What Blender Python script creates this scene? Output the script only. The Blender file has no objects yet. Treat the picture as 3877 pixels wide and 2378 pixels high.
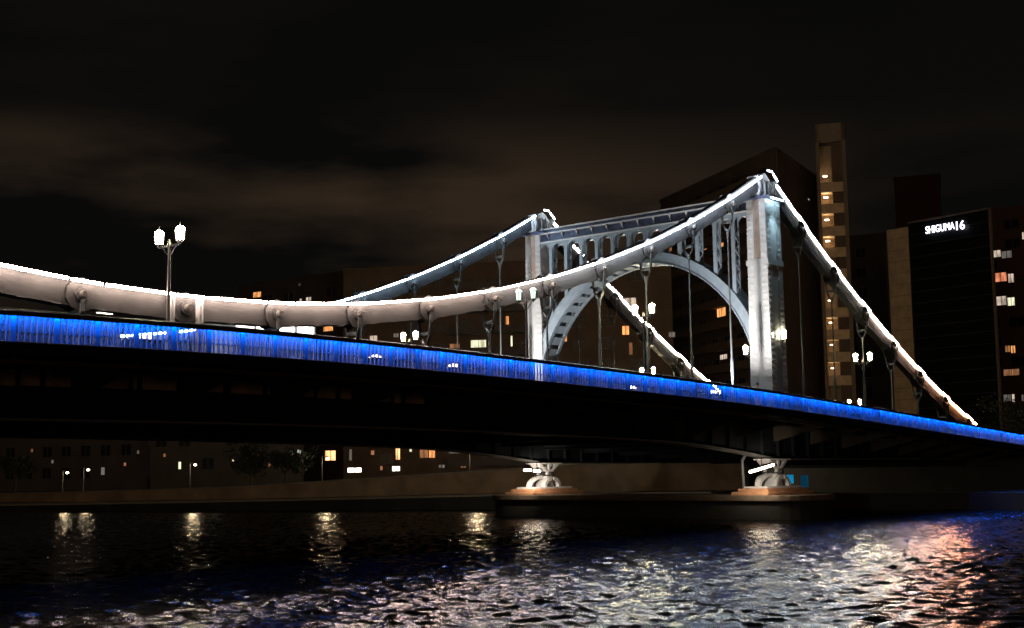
import bpy, bmesh, math, random
import numpy as np
from mathutils import Vector, Matrix

random.seed(7)
rng = np.random.default_rng(11)
scene = bpy.context.scene
COL = scene.collection
V = Vector

# ------------------------------------------------------------------ camera
CAM = V((-31.125, -43.596, 3.226))
YAW, PITCH, ROLL = math.radians(49.40), math.radians(6.715), math.radians(-0.79)
FPX = 5052.6                       # focal length in pixels of the 3877 px wide photograph
_f = V((math.sin(YAW) * math.cos(PITCH), math.cos(YAW) * math.cos(PITCH), math.sin(PITCH)))
_r = V((math.cos(YAW), -math.sin(YAW), 0.0))
_u = _r.cross(_f)
RIGHT = _r * math.cos(ROLL) + _u * math.sin(ROLL)
UP = -_r * math.sin(ROLL) + _u * math.cos(ROLL)
FWD = _f
cam_data = bpy.data.cameras.new("camera")
cam = bpy.data.objects.new("camera", cam_data)
COL.objects.link(cam)
m = Matrix((RIGHT, UP, -FWD)).transposed().to_4x4()
m.translation = CAM
cam.matrix_world = m
cam_data.sensor_fit = 'HORIZONTAL'
cam_data.sensor_width = 36.0
cam_data.lens = 36.0 * FPX / 3877.0
cam_data.clip_start, cam_data.clip_end = 0.5, 6000.0
scene.camera = cam


def ray(u, v):
    return RIGHT * ((u - 1938.5) / FPX) + UP * (-(v - 1189.0) / FPX) + FWD


def at(u, v, x=None, y=None, z=None, depth=None):
    """Survey a point of the photograph on a plane x=, y=, z= or at a depth."""
    d = ray(u, v)
    if depth is not None:
        return CAM + d * depth
    for i, c in enumerate((x, y, z)):
        if c is not None:
            return CAM + d * ((c - CAM[i]) / d[i])


def at_line(u, v, A, B):
    """Hit of the ray with the vertical plane through ground points A, B."""
    d = ray(u, v)
    n = V((-(B[1] - A[1]), B[0] - A[0], 0))
    t = (V((A[0], A[1], 0)) - CAM).dot(n) / d.dot(n)
    return CAM + d * t


# ------------------------------------------------------------------ materials
MATS = {}


def mat(name, color, rough=0.55, metal=0.0, vary=0.12, scale=3.0, bump=0.0, bscale=30.0, spec=0.5):
    if name in MATS:
        return MATS[name]
    mm = bpy.data.materials.new(name)
    mm.use_nodes = True
    nt = mm.node_tree
    b = nt.nodes["Principled BSDF"]
    b.inputs["Roughness"].default_value = rough
    b.inputs["Metallic"].default_value = metal
    b.inputs["Specular IOR Level"].default_value = spec
    tc = nt.nodes.new("ShaderNodeTexCoord")
    nz = nt.nodes.new("ShaderNodeTexNoise")
    nz.inputs["Scale"].default_value = scale
    nz.inputs["Detail"].default_value = 6
    nt.links.new(tc.outputs["Object"], nz.inputs["Vector"])
    rp = nt.nodes.new("ShaderNodeValToRGB")
    c = color
    rp.color_ramp.elements[0].position = 0.3
    rp.color_ramp.elements[1].position = 0.7
    rp.color_ramp.elements[0].color = (c[0] * (1 - vary), c[1] * (1 - vary), c[2] * (1 - vary), 1)
    rp.color_ramp.elements[1].color = (min(1, c[0] * (1 + vary)), min(1, c[1] * (1 + vary)), min(1, c[2] * (1 + vary)), 1)
    nt.links.new(nz.outputs["Fac"], rp.inputs["Fac"])
    nt.links.new(rp.outputs["Color"], b.inputs["Base Color"])
    if bump:
        n2 = nt.nodes.new("ShaderNodeTexNoise")
        n2.inputs["Scale"].default_value = bscale
        n2.inputs["Detail"].default_value = 4
        nt.links.new(tc.outputs["Object"], n2.inputs["Vector"])
        bp = nt.nodes.new("ShaderNodeBump")
        bp.inputs["Strength"].default_value = bump
        bp.inputs["Distance"].default_value = 0.05
        nt.links.new(n2.outputs["Fac"], bp.inputs["Height"])
        nt.links.new(bp.outputs["Normal"], b.inputs["Normal"])
    MATS[name] = mm
    return mm


def emit(name, color, strength, vary=0.0, scale=(1, 1, 1)):
    if name in MATS:
        return MATS[name]
    mm = bpy.data.materials.new(name)
    mm.use_nodes = True
    nt = mm.node_tree
    b = nt.nodes["Principled BSDF"]
    b.inputs["Base Color"].default_value = (min(1, color[0] * .6), min(1, color[1] * .6), min(1, color[2] * .6), 1)
    b.inputs["Roughness"].default_value = 0.4
    b.inputs["Emission Color"].default_value = (*color, 1)
    b.inputs["Emission Strength"].default_value = strength
    if vary:
        tc = nt.nodes.new("ShaderNodeTexCoord")
        mp = nt.nodes.new("ShaderNodeMapping")
        mp.inputs["Scale"].default_value = scale
        nz = nt.nodes.new("ShaderNodeTexNoise")
        nz.inputs["Scale"].default_value = 1.0
        nz.inputs["Detail"].default_value = 3
        mr = nt.nodes.new("ShaderNodeMapRange")
        mr.inputs[1].default_value = 0.35
        mr.inputs[2].default_value = 0.65
        mr.inputs[3].default_value = strength * (1 - vary)
        mr.inputs[4].default_value = strength * (1 + vary)
        nt.links.new(tc.outputs["Object"], mp.inputs["Vector"])
        nt.links.new(mp.outputs["Vector"], nz.inputs["Vector"])
        nt.links.new(nz.outputs["Fac"], mr.inputs[0])
        nt.links.new(mr.outputs[0], b.inputs["Emission Strength"])
    MATS[name] = mm
    return mm


M_PAINT = mat("bridge_paint", (0.25, 0.255, 0.26), 0.45, vary=0.10, scale=2.0, bump=0.05)
M_HANG = mat("hanger_paint", (0.05, 0.056, 0.06), 0.45, vary=.2)
M_CHAIN = mat("chain_paint", (0.021, 0.021, 0.0217), 0.5, vary=0.22, scale=1.2, bump=0.06, spec=.15)
M_STEEL = mat("dim_blue_paint", (0.125, 0.155, 0.185), 0.45, vary=0.12, scale=2.0, bump=0.05)  # leg paint darkened and cooled to stand in for weaker light on the arch
M_NAVY = mat("navy_shade_paint", (0.042, 0.052, 0.10), 0.5, vary=0.15, scale=2.0)  # bridge blue darkened to paint shade on the beam web; also the leg caps
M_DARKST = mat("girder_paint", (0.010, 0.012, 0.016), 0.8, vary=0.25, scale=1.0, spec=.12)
M_IRON = mat("dark_iron", (0.03, 0.03, 0.032), 0.5, vary=0.2)
M_BROWN = mat("recess_paint", (0.20, 0.15, 0.12), 0.6, vary=0.2)
M_CONC = mat("concrete", (0.24, 0.22, 0.19), 0.85, vary=0.25, scale=0.7, bump=0.15)
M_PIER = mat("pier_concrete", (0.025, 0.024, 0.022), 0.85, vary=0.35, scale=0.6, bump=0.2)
M_WALLC = mat("flood_wall_concrete", (0.30, 0.21, 0.14), 0.9, vary=0.3, scale=0.5, bump=0.2)
M_ASPH = mat("asphalt", (0.05, 0.05, 0.05), 0.9, vary=0.2)
M_BALU = mat("baluster_paint", (0.115, 0.125, 0.15), 0.5, vary=0.06)
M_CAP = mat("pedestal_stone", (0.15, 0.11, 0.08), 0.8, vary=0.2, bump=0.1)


# ------------------------------------------------------------------ mesh builder
class MB:
    def __init__(self):
        self.v, self.f = [], []

    def add(self, vs, fs):
        o = len(self.v)
        self.v += [tuple(p) for p in vs]
        self.f += [tuple(i + o for i in q) for q in fs]
        return self

    def box(self, x0, x1, y0, y1, z0, z1):
        vs = [(x, y, z) for x in (x0, x1) for y in (y0, y1) for z in (z0, z1)]
        return self.add(vs, [(0, 1, 3, 2), (4, 6, 7, 5), (0, 4, 5, 1), (2, 3, 7, 6), (0, 2, 6, 4), (1, 5, 7, 3)])

    def obox(self, c, ax, ay, az):
        """box from centre and half axes"""
        c, ax, ay, az = V(c), V(ax), V(ay), V(az)
        vs = [c + ax * i + ay * j + az * k for i in (-1, 1) for j in (-1, 1) for k in (-1, 1)]
        return self.add(vs, [(0, 1, 3, 2), (4, 6, 7, 5), (0, 4, 5, 1), (2, 3, 7, 6), (0, 2, 6, 4), (1, 5, 7, 3)])

    def bar(self, a, b, w, h, side=(0, 1, 0)):
        """rectangular bar from a to b, w along side, h across"""
        a, b = V(a), V(b)
        d = (b - a)
        L = d.length
        d = d / L
        s = V(side)
        s = (s - d * s.dot(d))
        if s.length < 1e-4:
            s = V((1, 0, 0)) - d * d.x
        s.normalize()
        t = d.cross(s)
        return self.obox((a + b) / 2, d * (L / 2), s * (w / 2), t * (h / 2))

    def tube(self, a, b, r0, r1=None, n=10):
        a, b = V(a), V(b)
        r1 = r0 if r1 is None else r1
        d = (b - a).normalized()
        s = d.orthogonal().normalized()
        t = d.cross(s)
        vs = []
        for p, r in ((a, r0), (b, r1)):
            for i in range(n):
                q = 2 * math.pi * i / n
                vs.append(p + (s * math.cos(q) + t * math.sin(q)) * r)
        fs = [(i, (i + 1) % n, n + (i + 1) % n, n + i) for i in range(n)]
        fs += [tuple(range(n - 1, -1, -1)), tuple(range(n, 2 * n))]
        return self.add(vs, fs)

    def lathe(self, prof, c=(0, 0, 0), n=12):
        vs, fs = [], []
        for (r, z) in prof:
            for i in range(n):
                q = 2 * math.pi * (i + .5) / n
                vs.append((c[0] + r * math.cos(q), c[1] + r * math.sin(q), c[2] + z))
        for k in range(len(prof) - 1):
            for i in range(n):
                fs.append((k * n + i, k * n + (i + 1) % n, (k + 1) * n + (i + 1) % n, (k + 1) * n + i))
        fs += [tuple(range(n - 1, -1, -1)), tuple((len(prof) - 1) * n + i for i in range(n))]
        return self.add(vs, fs)

    def prism(self, poly, axis, a, b):
        """extrude a 2-D polygon along an axis ('x','y','z') from a to b"""
        n = len(poly)

        def P(p, h):
            return {'x': (h, p[0], p[1]), 'y': (p[0], h, p[1]), 'z': (p[0], p[1], h)}[axis]
        vs = [P(p, a) for p in poly] + [P(p, b) for p in poly]
        fs = [(i, (i + 1) % n, n + (i + 1) % n, n + i) for i in range(n)]
        fs += [tuple(range(n - 1, -1, -1)), tuple(range(n, 2 * n))]
        return self.add(vs, fs)

    def sphere(self, c, r, n=10, k=6, sz=1.0):
        prof = [(max(1e-3, r * math.sin(math.pi * i / k)), -r * sz * math.cos(math.pi * i / k)) for i in range(k + 1)]
        return self.lathe(prof, c, n)

    def build(self, name, material, parent=None, smooth=False, bevel=0.0, loc=None, local=False):
        me = bpy.data.meshes.new(name)
        me.from_pydata(self.v, [], self.f)
        bm = bmesh.new()
        bm.from_mesh(me)
        bmesh.ops.recalc_face_normals(bm, faces=bm.faces)
        bm.to_mesh(me)
        bm.free()
        if smooth:
            me.polygons.foreach_set("use_smooth", [True] * len(me.polygons))
            try:
                me.set_sharp_from_angle(angle=math.radians(40))
            except Exception:
                pass
        o = bpy.data.objects.new(name, me)
        COL.objects.link(o)
        for q in (material if isinstance(material, (list, tuple)) else [material]):
            me.materials.append(q)
        if bevel:
            md = o.modifiers.new("bevel", 'BEVEL')
            md.width = bevel
            md.segments = 2
            md.limit_method = 'ANGLE'
        if parent is not None:
            o.parent = parent
            if not local and parent.parent is None:
                o.location = -parent.location
        if loc is not None:
            o.location = loc
        return o


def tag(o, label=None, cat=None, group=None, kind=None):
    if label:
        o["label"] = label
    if cat:
        o["category"] = cat
    if group:
        o["group"] = group
    if kind:
        o["kind"] = kind
    return o


def empty(name, loc=(0, 0, 0), parent=None, rz=0.0):
    o = bpy.data.objects.new(name, None)
    COL.objects.link(o)
    o.location = loc
    o.rotation_euler = (0, 0, rz)
    o.empty_display_size = 0.2
    if parent is not None:
        o.parent = parent
        if parent.parent is None:
            o.location = V(loc) - parent.location
    return o


def thing(name, loc, label, cat, group=None, rz=0.0):
    return tag(empty(name, loc, rz=rz), label, cat, group)


def copy_tree(o, parent=None):
    c = o.copy()
    COL.objects.link(c)
    if parent is not None:
        c.parent = parent
    for ch in list(o.children):
        copy_tree(ch, c)
    return c


def lamp(name, kind, loc, energy, color, size=0.1, target=None, angle=60, blend=0.5, parent=None):
    L = bpy.data.lights.new(name, kind)
    L.energy = energy
    L.color = color
    if kind == 'SPOT':
        L.spot_size = math.radians(angle)
        L.spot_blend = max(blend, .85)
        L.shadow_soft_size = size
    elif kind == 'POINT':
        L.shadow_soft_size = size
    o = bpy.data.objects.new(name, L)
    COL.objects.link(o)
    o.location = loc
    if target is not None:
        o.rotation_euler = (V(target) - V(loc)).to_track_quat('-Z', 'Y').to_euler()
    if parent is not None:
        o.parent = parent
        o.location = V(loc) - parent.location
    return o


# ------------------------------------------------------------------ bridge geometry laws
P = 4.572
W = 19.19
XT = 10 * P


def chain_z(k):
    s = abs(k)
    if s <= 10:
        return 9.747 + 0.1251 * s * s
    t = s - 10
    return 9.747 + 12.51 - 2.962 * t + 0.1012 * t * t


_rx = np.array([0, 15.3, 38.15, 79.65, 130.0])
_rz = np.array([8.49, 8.29, 7.61, 5.55, 2.75])


def rail_top(x):
    """blue railing top; smooth camber"""
    x = abs(x)
    # hermite through the surveyed points
    sl = [0, -0.0225, -0.042, -0.0525, -0.056]
    for i in range(4):
        if x <= _rx[i + 1] or i == 3:
            h = _rx[i + 1] - _rx[i]
            t = (x - _rx[i]) / h
            return ((2 * t**3 - 3 * t**2 + 1) * _rz[i] + (t**3 - 2 * t**2 + t) * h * sl[i]
                    + (-2 * t**3 + 3 * t**2) * _rz[i + 1] + (t**3 - t**2) * h * sl[i + 1])


def deck_z(x):
    return rail_top(x) - 0.98


def girder_bottom(x):
    """haunched stiffening girder: shallow in mid span, deep over the pier"""
    x = abs(x)
    if x <= XT:
        t = x / XT
        base = 5.32 - 0.9 * t * t
        h = max(0.0, (x - 33.0) / (XT - 33.0))
        return base - 0.62 * h ** 1.6
    return 3.8 + 0.0 * (x - XT)


bridge = thing("suspension_bridge", (XT, 9.8, 1.5),
               "pale steel chain suspension bridge with arched tower portal, lit by strings of lamps at night", "bridge")

# chains ------------------------------------------------------------------
KMIN, KMAX = -9, 18
LED_COL = {}


def led_color(k, far):
    """LED colour along the chain"""
    def mix(a, b, t):
        t = max(0, min(1, t))
        return tuple(a[i] * (1 - t) + b[i] * t for i in range(3))
    warm, white, cool, orange = (1, .74, .60), (1, .91, .84), (.78, .88, 1.0), (1, .36, .14)
    if far:
        if k < 10:
            return (.55, .78, 1.0)
        return mix((1, .96, .88), (1, .80, .52), (k - 11) / 4)
    if k < 3:
        return mix(warm, warm, 0)
    if k < 7:
        return mix(warm, white, (k - 3) / 2.0) if k < 5 else mix(white, cool, (k - 4) / 3)
    if k <= 10:
        return cool
    if k <= 12:
        return mix((.95, .95, 1), (1, .90, .84), (k - 10) / 2)
    return mix((1, .88, .80), orange, (k - 12) / 4)


def led_mat(k, far):
    c = led_color(k, far)
    q = tuple(round(x, 2) for x in c)
    if far:
        st = 75.0 if k < 10 else 90.0
    else:
        st = 145.0 if k < 7 else (135.0 if k < 10 else (150.0 if k < 13 else 125.0))
    key = (q, st)
    if key not in LED_COL:
        LED_COL[key] = emit("led_%d" % len(LED_COL), q, st, vary=0.25, scale=(2.2, .3, 2.2))
    return LED_COL[key]


def strip_pts(ka, kb, n=4):
    """polyline along the chain's top between two stations of the pin line (chords between pins)"""
    def pt(k):
        k0 = math.floor(k + 1e-6)
        t = k - k0
        return V((k * P, 0, chain_z(k0) * (1 - t) + chain_z(k0 + 1) * t))
    return [pt(ka + (kb - ka) * i / n) for i in range(n + 1)]


def make_chain(y0, far):
    ch = empty("suspension_chain", (0, 0, 0), bridge)
    ys = [(y0 + .02 + i * .14, y0 + .02 + i * .14 + .075) for i in range(4)]
    y1 = y0 + .52
    for k in range(KMIN, KMAX):
        a, b = V((k * P, 0, chain_z(k))), V(((k + 1) * P, 0, chain_z(k + 1)))
        d = (b - a).normalized()
        n = V((-d.z, 0, d.x))
        if n.z < 0:
            n = -n
        A, B = a, b
        if k == 9:
            B = b - d * 1.05
        if k == 10:
            A = a + d * 1.05
        hb = MB()
        for (p, q) in ys:
            for s in (0,):
                hb.obox((A + B) / 2 + V((0, (p + q) / 2, 0)), d * ((B - A).length / 2), V((0, (q - p) / 2, 0)), n * .49)
        # batten plates binding the eyebars underneath and above
        L = (B - A).length
        for t in (.2, .5, .8):
            c = A + (B - A) * t + V((0, (y0 + y1) / 2, 0))
            hb.obox(c - n * .475, d * .18, V((0, .25, 0)), n * .03)
        hb.build("link", M_CHAIN, ch, bevel=0.03)
    # joints
    for k in range(KMIN, KMAX + 1):
        if k == 10:
            continue
        c = V((k * P, 0, chain_z(k)))
        d = (V(((k + 1) * P, 0, chain_z(k + 1))) - V(((k - 1) * P, 0, chain_z(k - 1)))).normalized()
        n = V((-d.z, 0, d.x))
        jb = MB()
        for (yy, w) in ((y0 - .035, .035), (y1 + .035, .035)):
            poly = []
            for i in range(10):
                q = 2 * math.pi * (i + .5) / 10
                poly.append(c + d * (.66 * math.cos(q)) + n * (.64 * math.sin(q)))
            vs = [p + V((0, yy - w, 0)) for p in poly] + [p + V((0, yy + w, 0)) for p in poly]
            m_ = len(poly)
            jb.add(vs, [(i, (i + 1) % m_, m_ + (i + 1) % m_, m_ + i) for i in range(m_)]
                   + [tuple(range(m_ - 1, -1, -1)), tuple(range(m_, 2 * m_))])
        jb.tube(c + V((0, y0 - .16, 0)), c + V((0, y0 - .06, 0)), .27, .31, 16)
        jp = jb.build("joint_plate", M_CHAIN, ch, bevel=0.012)
        pb = MB()
        pb.tube(c + V((0, y0 - .34, 0)), c + V((0, y0 - .15, 0)), .13, .15, 12)
        pb.tube(c + V((0, y0 - .15, 0)), c + V((0, y1 + .24, 0)), .12, .12, 12)
        pb.build("pin", mat("pin_steel", (.09, .085, .08), .45, .3), ch)
    # lamp strips
    for k in range(KMIN, KMAX):
        for (ta, tb) in ((.175, .825), (-.14, .14)):
            if ta < 0 and k in (10, KMIN):
                continue
            if k == 9 and tb > .5:
                tb = .78
            if k == 10 and ta > 0:
                ta = .26
            if k == 17:
                if ta > 0:
                    ta, tb = .175, .32
            a, b = strip_pts(k + ta, k + tb, 2)[0], strip_pts(k + ta, k + tb, 2)[-1]
            d = (b - a).normalized()
            n = V((-d.z, 0, d.x))
            off = n * (.43 if k < 10 else (.54 if ta > 0 else .63)) + V((0, y0 - (.40 if k < 10 else (-.02 if k < 13 else .015)), 0))
            sb = MB()
            sb.bar(a + off, b + off, .06, .095 if k < 4 else (.08 if k < 10 else .18), (0, 1, 0))
            s = sb.build("light_strip", led_mat(k + (0 if ta > 0 else -.5), far), ch)
            ab = MB()
            for t in (.5,):
                q = a + (b - a) * t
                ab.bar(q + n * .40 + V((0, y0 + .05, 0)), q + n * .40 + V((0, y0 - (.38 if k < 10 else .12), 0)), .03, .03, (1, 0, 0))
            ab.build("lamp_bracket", M_IRON, ch)
    return ch


make_chain(0.0, False)
make_chain(W, True)


# hangers -----------------------------------------------------------------
def make_hanger(k, y0):
    x, zp = k * P, chain_z(k)
    zd = deck_z(x) - .05
    yc = y0 + .26
    gap = zp - zd
    zy = zp - min(1.75, max(.9, gap * .5))          # where the yoke closes
    rb = MB()
    rb.tube((x, yc, zy + .15), (x, yc, zd), .055, .055, 8)
    if gap > 3.2:
        zm = zd + min(2.9, (zy - zd) * .45)
        rb.tube((x, yc, zm + .55), (x, yc, zm - .55), .095, .095, 8)
        rb.tube((x, yc, zm + .75), (x, yc, zm + .55), .055, .095, 8)
        rb.tube((x, yc, zm - .55), (x, yc, zm - .75), .095, .055, 8)
    rb.tube((x, yc, zd + .3), (x, yc, zd), .09, .14, 8)
    h = rb.build("hanger", M_HANG, bridge, smooth=True)
    yb = MB()
    for s in (-1, 1):
        yo = yc + s * .40
        yb.bar((x, yo, zp + .1), (x, yo, zp - .62), .05, .17, (0, 1, 0))
        yb.bar((x, yo, zp - .60), (x, yc + s * .30, zy + .45), .05, .16, (0, 1, 0))
        yb.bar((x, yc + s * .30, zy + .46), (x, yc + s * .06, zy), .06, .15, (0, 1, 0))
    yb.box(x - .11, x + .11, yc - .30, yc + .30, zy + .52, zy + .66)
    yb.tube((x, yc, zy + .12), (x, yc, zy - .32), .13, .06, 8)
    o = yb.build("yoke", M_HANG, h)
    return h


for y0 in (0.0, W):
    for k in range(-6, 17):
        if k in (0, 10):
            continue
        if y0 > 0 and k < 0:
            continue
        if chain_z(k) - deck_z(k * P) < 1.9 and k > 10:
            continue
        make_hanger(k, y0)

# centre clamp fixing chain to girder at mid span
for y0 in (0.0, W):
    for xx in (-.72, .62):
        cb = MB()
        cb.box(xx - .16, xx + .16, y0 - .10, y0 - .06, deck_z(0) - .2, chain_z(0) + .56)
        cb.box(xx - .10, xx - .06, y0 - .24, y0 - .10, deck_z(0) - .2, chain_z(0) + .56)
        cb.box(xx + .06, xx + .10, y0 - .24, y0 - .10, deck_z(0) - .2, chain_z(0) + .56)
        cb.box(xx - .12, xx + .12, y0 - .07, y0 + .62, deck_z(0) - .2, deck_z(0) + .5)
        cb.build("centre_clamp", M_PAINT, bridge, bevel=0.01)

# deck --------------------------------------------------------------------
XS = [-46 + 2 * i for i in range(0, 90)]
YD0, YD1 = -3.95, W + 4.5


def ribbon(poly_at, xs):
    """sweep a closed y-z polygon (function of x) along x"""
    b = MB()
    vs, fs = [], []
    n = len(poly_at(xs[0]))
    for x in xs:
        vs += [(x, p[0], p[1]) for p in poly_at(x)]
    for i in range(len(xs) - 1):
        for j in range(n):
            a = i * n + j
            c = i * n + (j + 1) % n
            fs.append((a, c, c + n, a + n))
    fs += [tuple(range(n)), tuple((len(xs) - 1) * n + j for j in range(n - 1, -1, -1))]
    b.add(vs, fs)
    return b


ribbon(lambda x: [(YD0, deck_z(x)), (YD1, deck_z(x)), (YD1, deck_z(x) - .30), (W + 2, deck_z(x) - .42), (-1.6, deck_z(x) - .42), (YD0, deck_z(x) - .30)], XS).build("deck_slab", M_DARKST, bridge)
ribbon(lambda x: [(1.6, deck_z(x) + .004), (1.6, deck_z(x) + .03), (W - 1.0, deck_z(x) + .03), (W - 1.0, deck_z(x) + .004)], XS).build("roadway", M_ASPH, bridge)
for ya, yb_ in ((1.35, 1.6), (W - 1.0, W - .75)):
    ribbon(lambda x: [(ya, deck_z(x) + .003), (ya, deck_z(x) + .17), (yb_, deck_z(x) + .17), (yb_, deck_z(x) + .003)], XS).build("kerb", M_CONC, bridge)
# lane lines
lb = MB()
for i in range(-4, 12):
    x = i * 8.0
    for yy in (5.6, 10.0, 14.2):
        L = 8.0 if yy == 10.0 else 4.0
        pts = [x, x + L]
        lb.add([(x, yy - .07, deck_z(x) + .036), (x + L, yy - .07, deck_z(x + L) + .036), (x + L, yy + .07, deck_z(x + L) + .036), (x, yy + .07, deck_z(x) + .036)], [(0, 1, 2, 3)])
lb.build("lane_marking", mat("road_white", (.7, .7, .68), .7), bridge)
# stiffening girders
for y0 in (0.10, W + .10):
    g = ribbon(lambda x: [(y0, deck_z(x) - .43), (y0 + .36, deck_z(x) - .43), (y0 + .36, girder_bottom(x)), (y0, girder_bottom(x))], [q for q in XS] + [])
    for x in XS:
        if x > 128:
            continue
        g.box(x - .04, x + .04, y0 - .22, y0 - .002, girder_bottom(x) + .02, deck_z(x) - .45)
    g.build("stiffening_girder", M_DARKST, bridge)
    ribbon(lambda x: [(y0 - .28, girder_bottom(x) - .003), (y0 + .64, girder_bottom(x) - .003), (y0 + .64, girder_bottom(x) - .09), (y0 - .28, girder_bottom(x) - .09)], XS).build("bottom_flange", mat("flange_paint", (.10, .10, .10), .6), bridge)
# floor beams and sidewalk brackets
for k in range(-6, 22):
    x = k * P
    if x > 100:
        break
    fb = MB()
    zt = deck_z(x) - .425
    fb.box(x - .05, x + .05, .48, W + .08, zt - 1.05, zt)
    fb.box(x - .22, x + .22, .48, W + .08, zt - 1.12, zt - 1.054)
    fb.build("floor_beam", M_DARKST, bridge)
    sb = MB()
    sb.prism([(.09, zt - 1.0), (.09, zt), (-3.75, zt + .10), (-3.75, zt - .10)], 'x', x - .06, x + .06)
    sb.build("sidewalk_bracket", mat("bracket_paint", (.045, .038, .03), .8, spec=.15), bridge)
# brown panels painting lamp light onto the girder web between the brackets
for k in range(-6, 3):
    x0_, x1_ = k * P + .25, (k + 1) * P - .25
    fp = MB()
    for (xa, xb) in ((x0_, x0_ + 1.9), (x0_ + 2.1, x1_)):
        zz0, zz1 = deck_z(xa) - 1.0, deck_z(xb) - .44
        fp.add([(xa, .085, zz0), (xb, .085, zz0), (xb, .085, zz1), (xa, .085, zz1), (xa, .099, zz0), (xb, .099, zz0), (xb, .099, zz1), (xa, .099, zz1)],
               [(0, 1, 2, 3), (7, 6, 5, 4), (0, 4, 5, 1), (2, 6, 7, 3), (1, 5, 6, 2), (0, 3, 7, 4)])
    fp.build("lit_web_panel", mat("web_glow_brown", (.55, .36, .22), .85, vary=.45, scale=1.4), bridge)
# stringers below the walkway
for yy in (-3.6, -1.9):
    ribbon(lambda x: [(yy - .06, deck_z(x) - .43), (yy + .06, deck_z(x) - .43), (yy + .06, deck_z(x) - .55), (yy - .06, deck_z(x) - .55)], XS).build("stringer", mat("bracket_paint", (.045, .038, .03), .8, spec=.15), bridge)

# tower -------------------------------------------------------------------
tower = empty("tower", (0, 0, 0), bridge)


def rivet(b, c, nrm, r=.05):
    nrm = V(nrm)
    s = nrm.orthogonal().normalized()
    t = nrm.cross(s)
    vs = [V(c) + (s * math.cos(math.pi * i / 3) + t * math.sin(math.pi * i / 3)) * r for i in range(6)] + [V(c) + nrm * r * .75]
    b.add(vs, [(i, (i + 1) % 6, 6) for i in range(6)])


LEGX0, LEGX1 = 44.75, 46.70
ZTOP = 20.75


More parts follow.
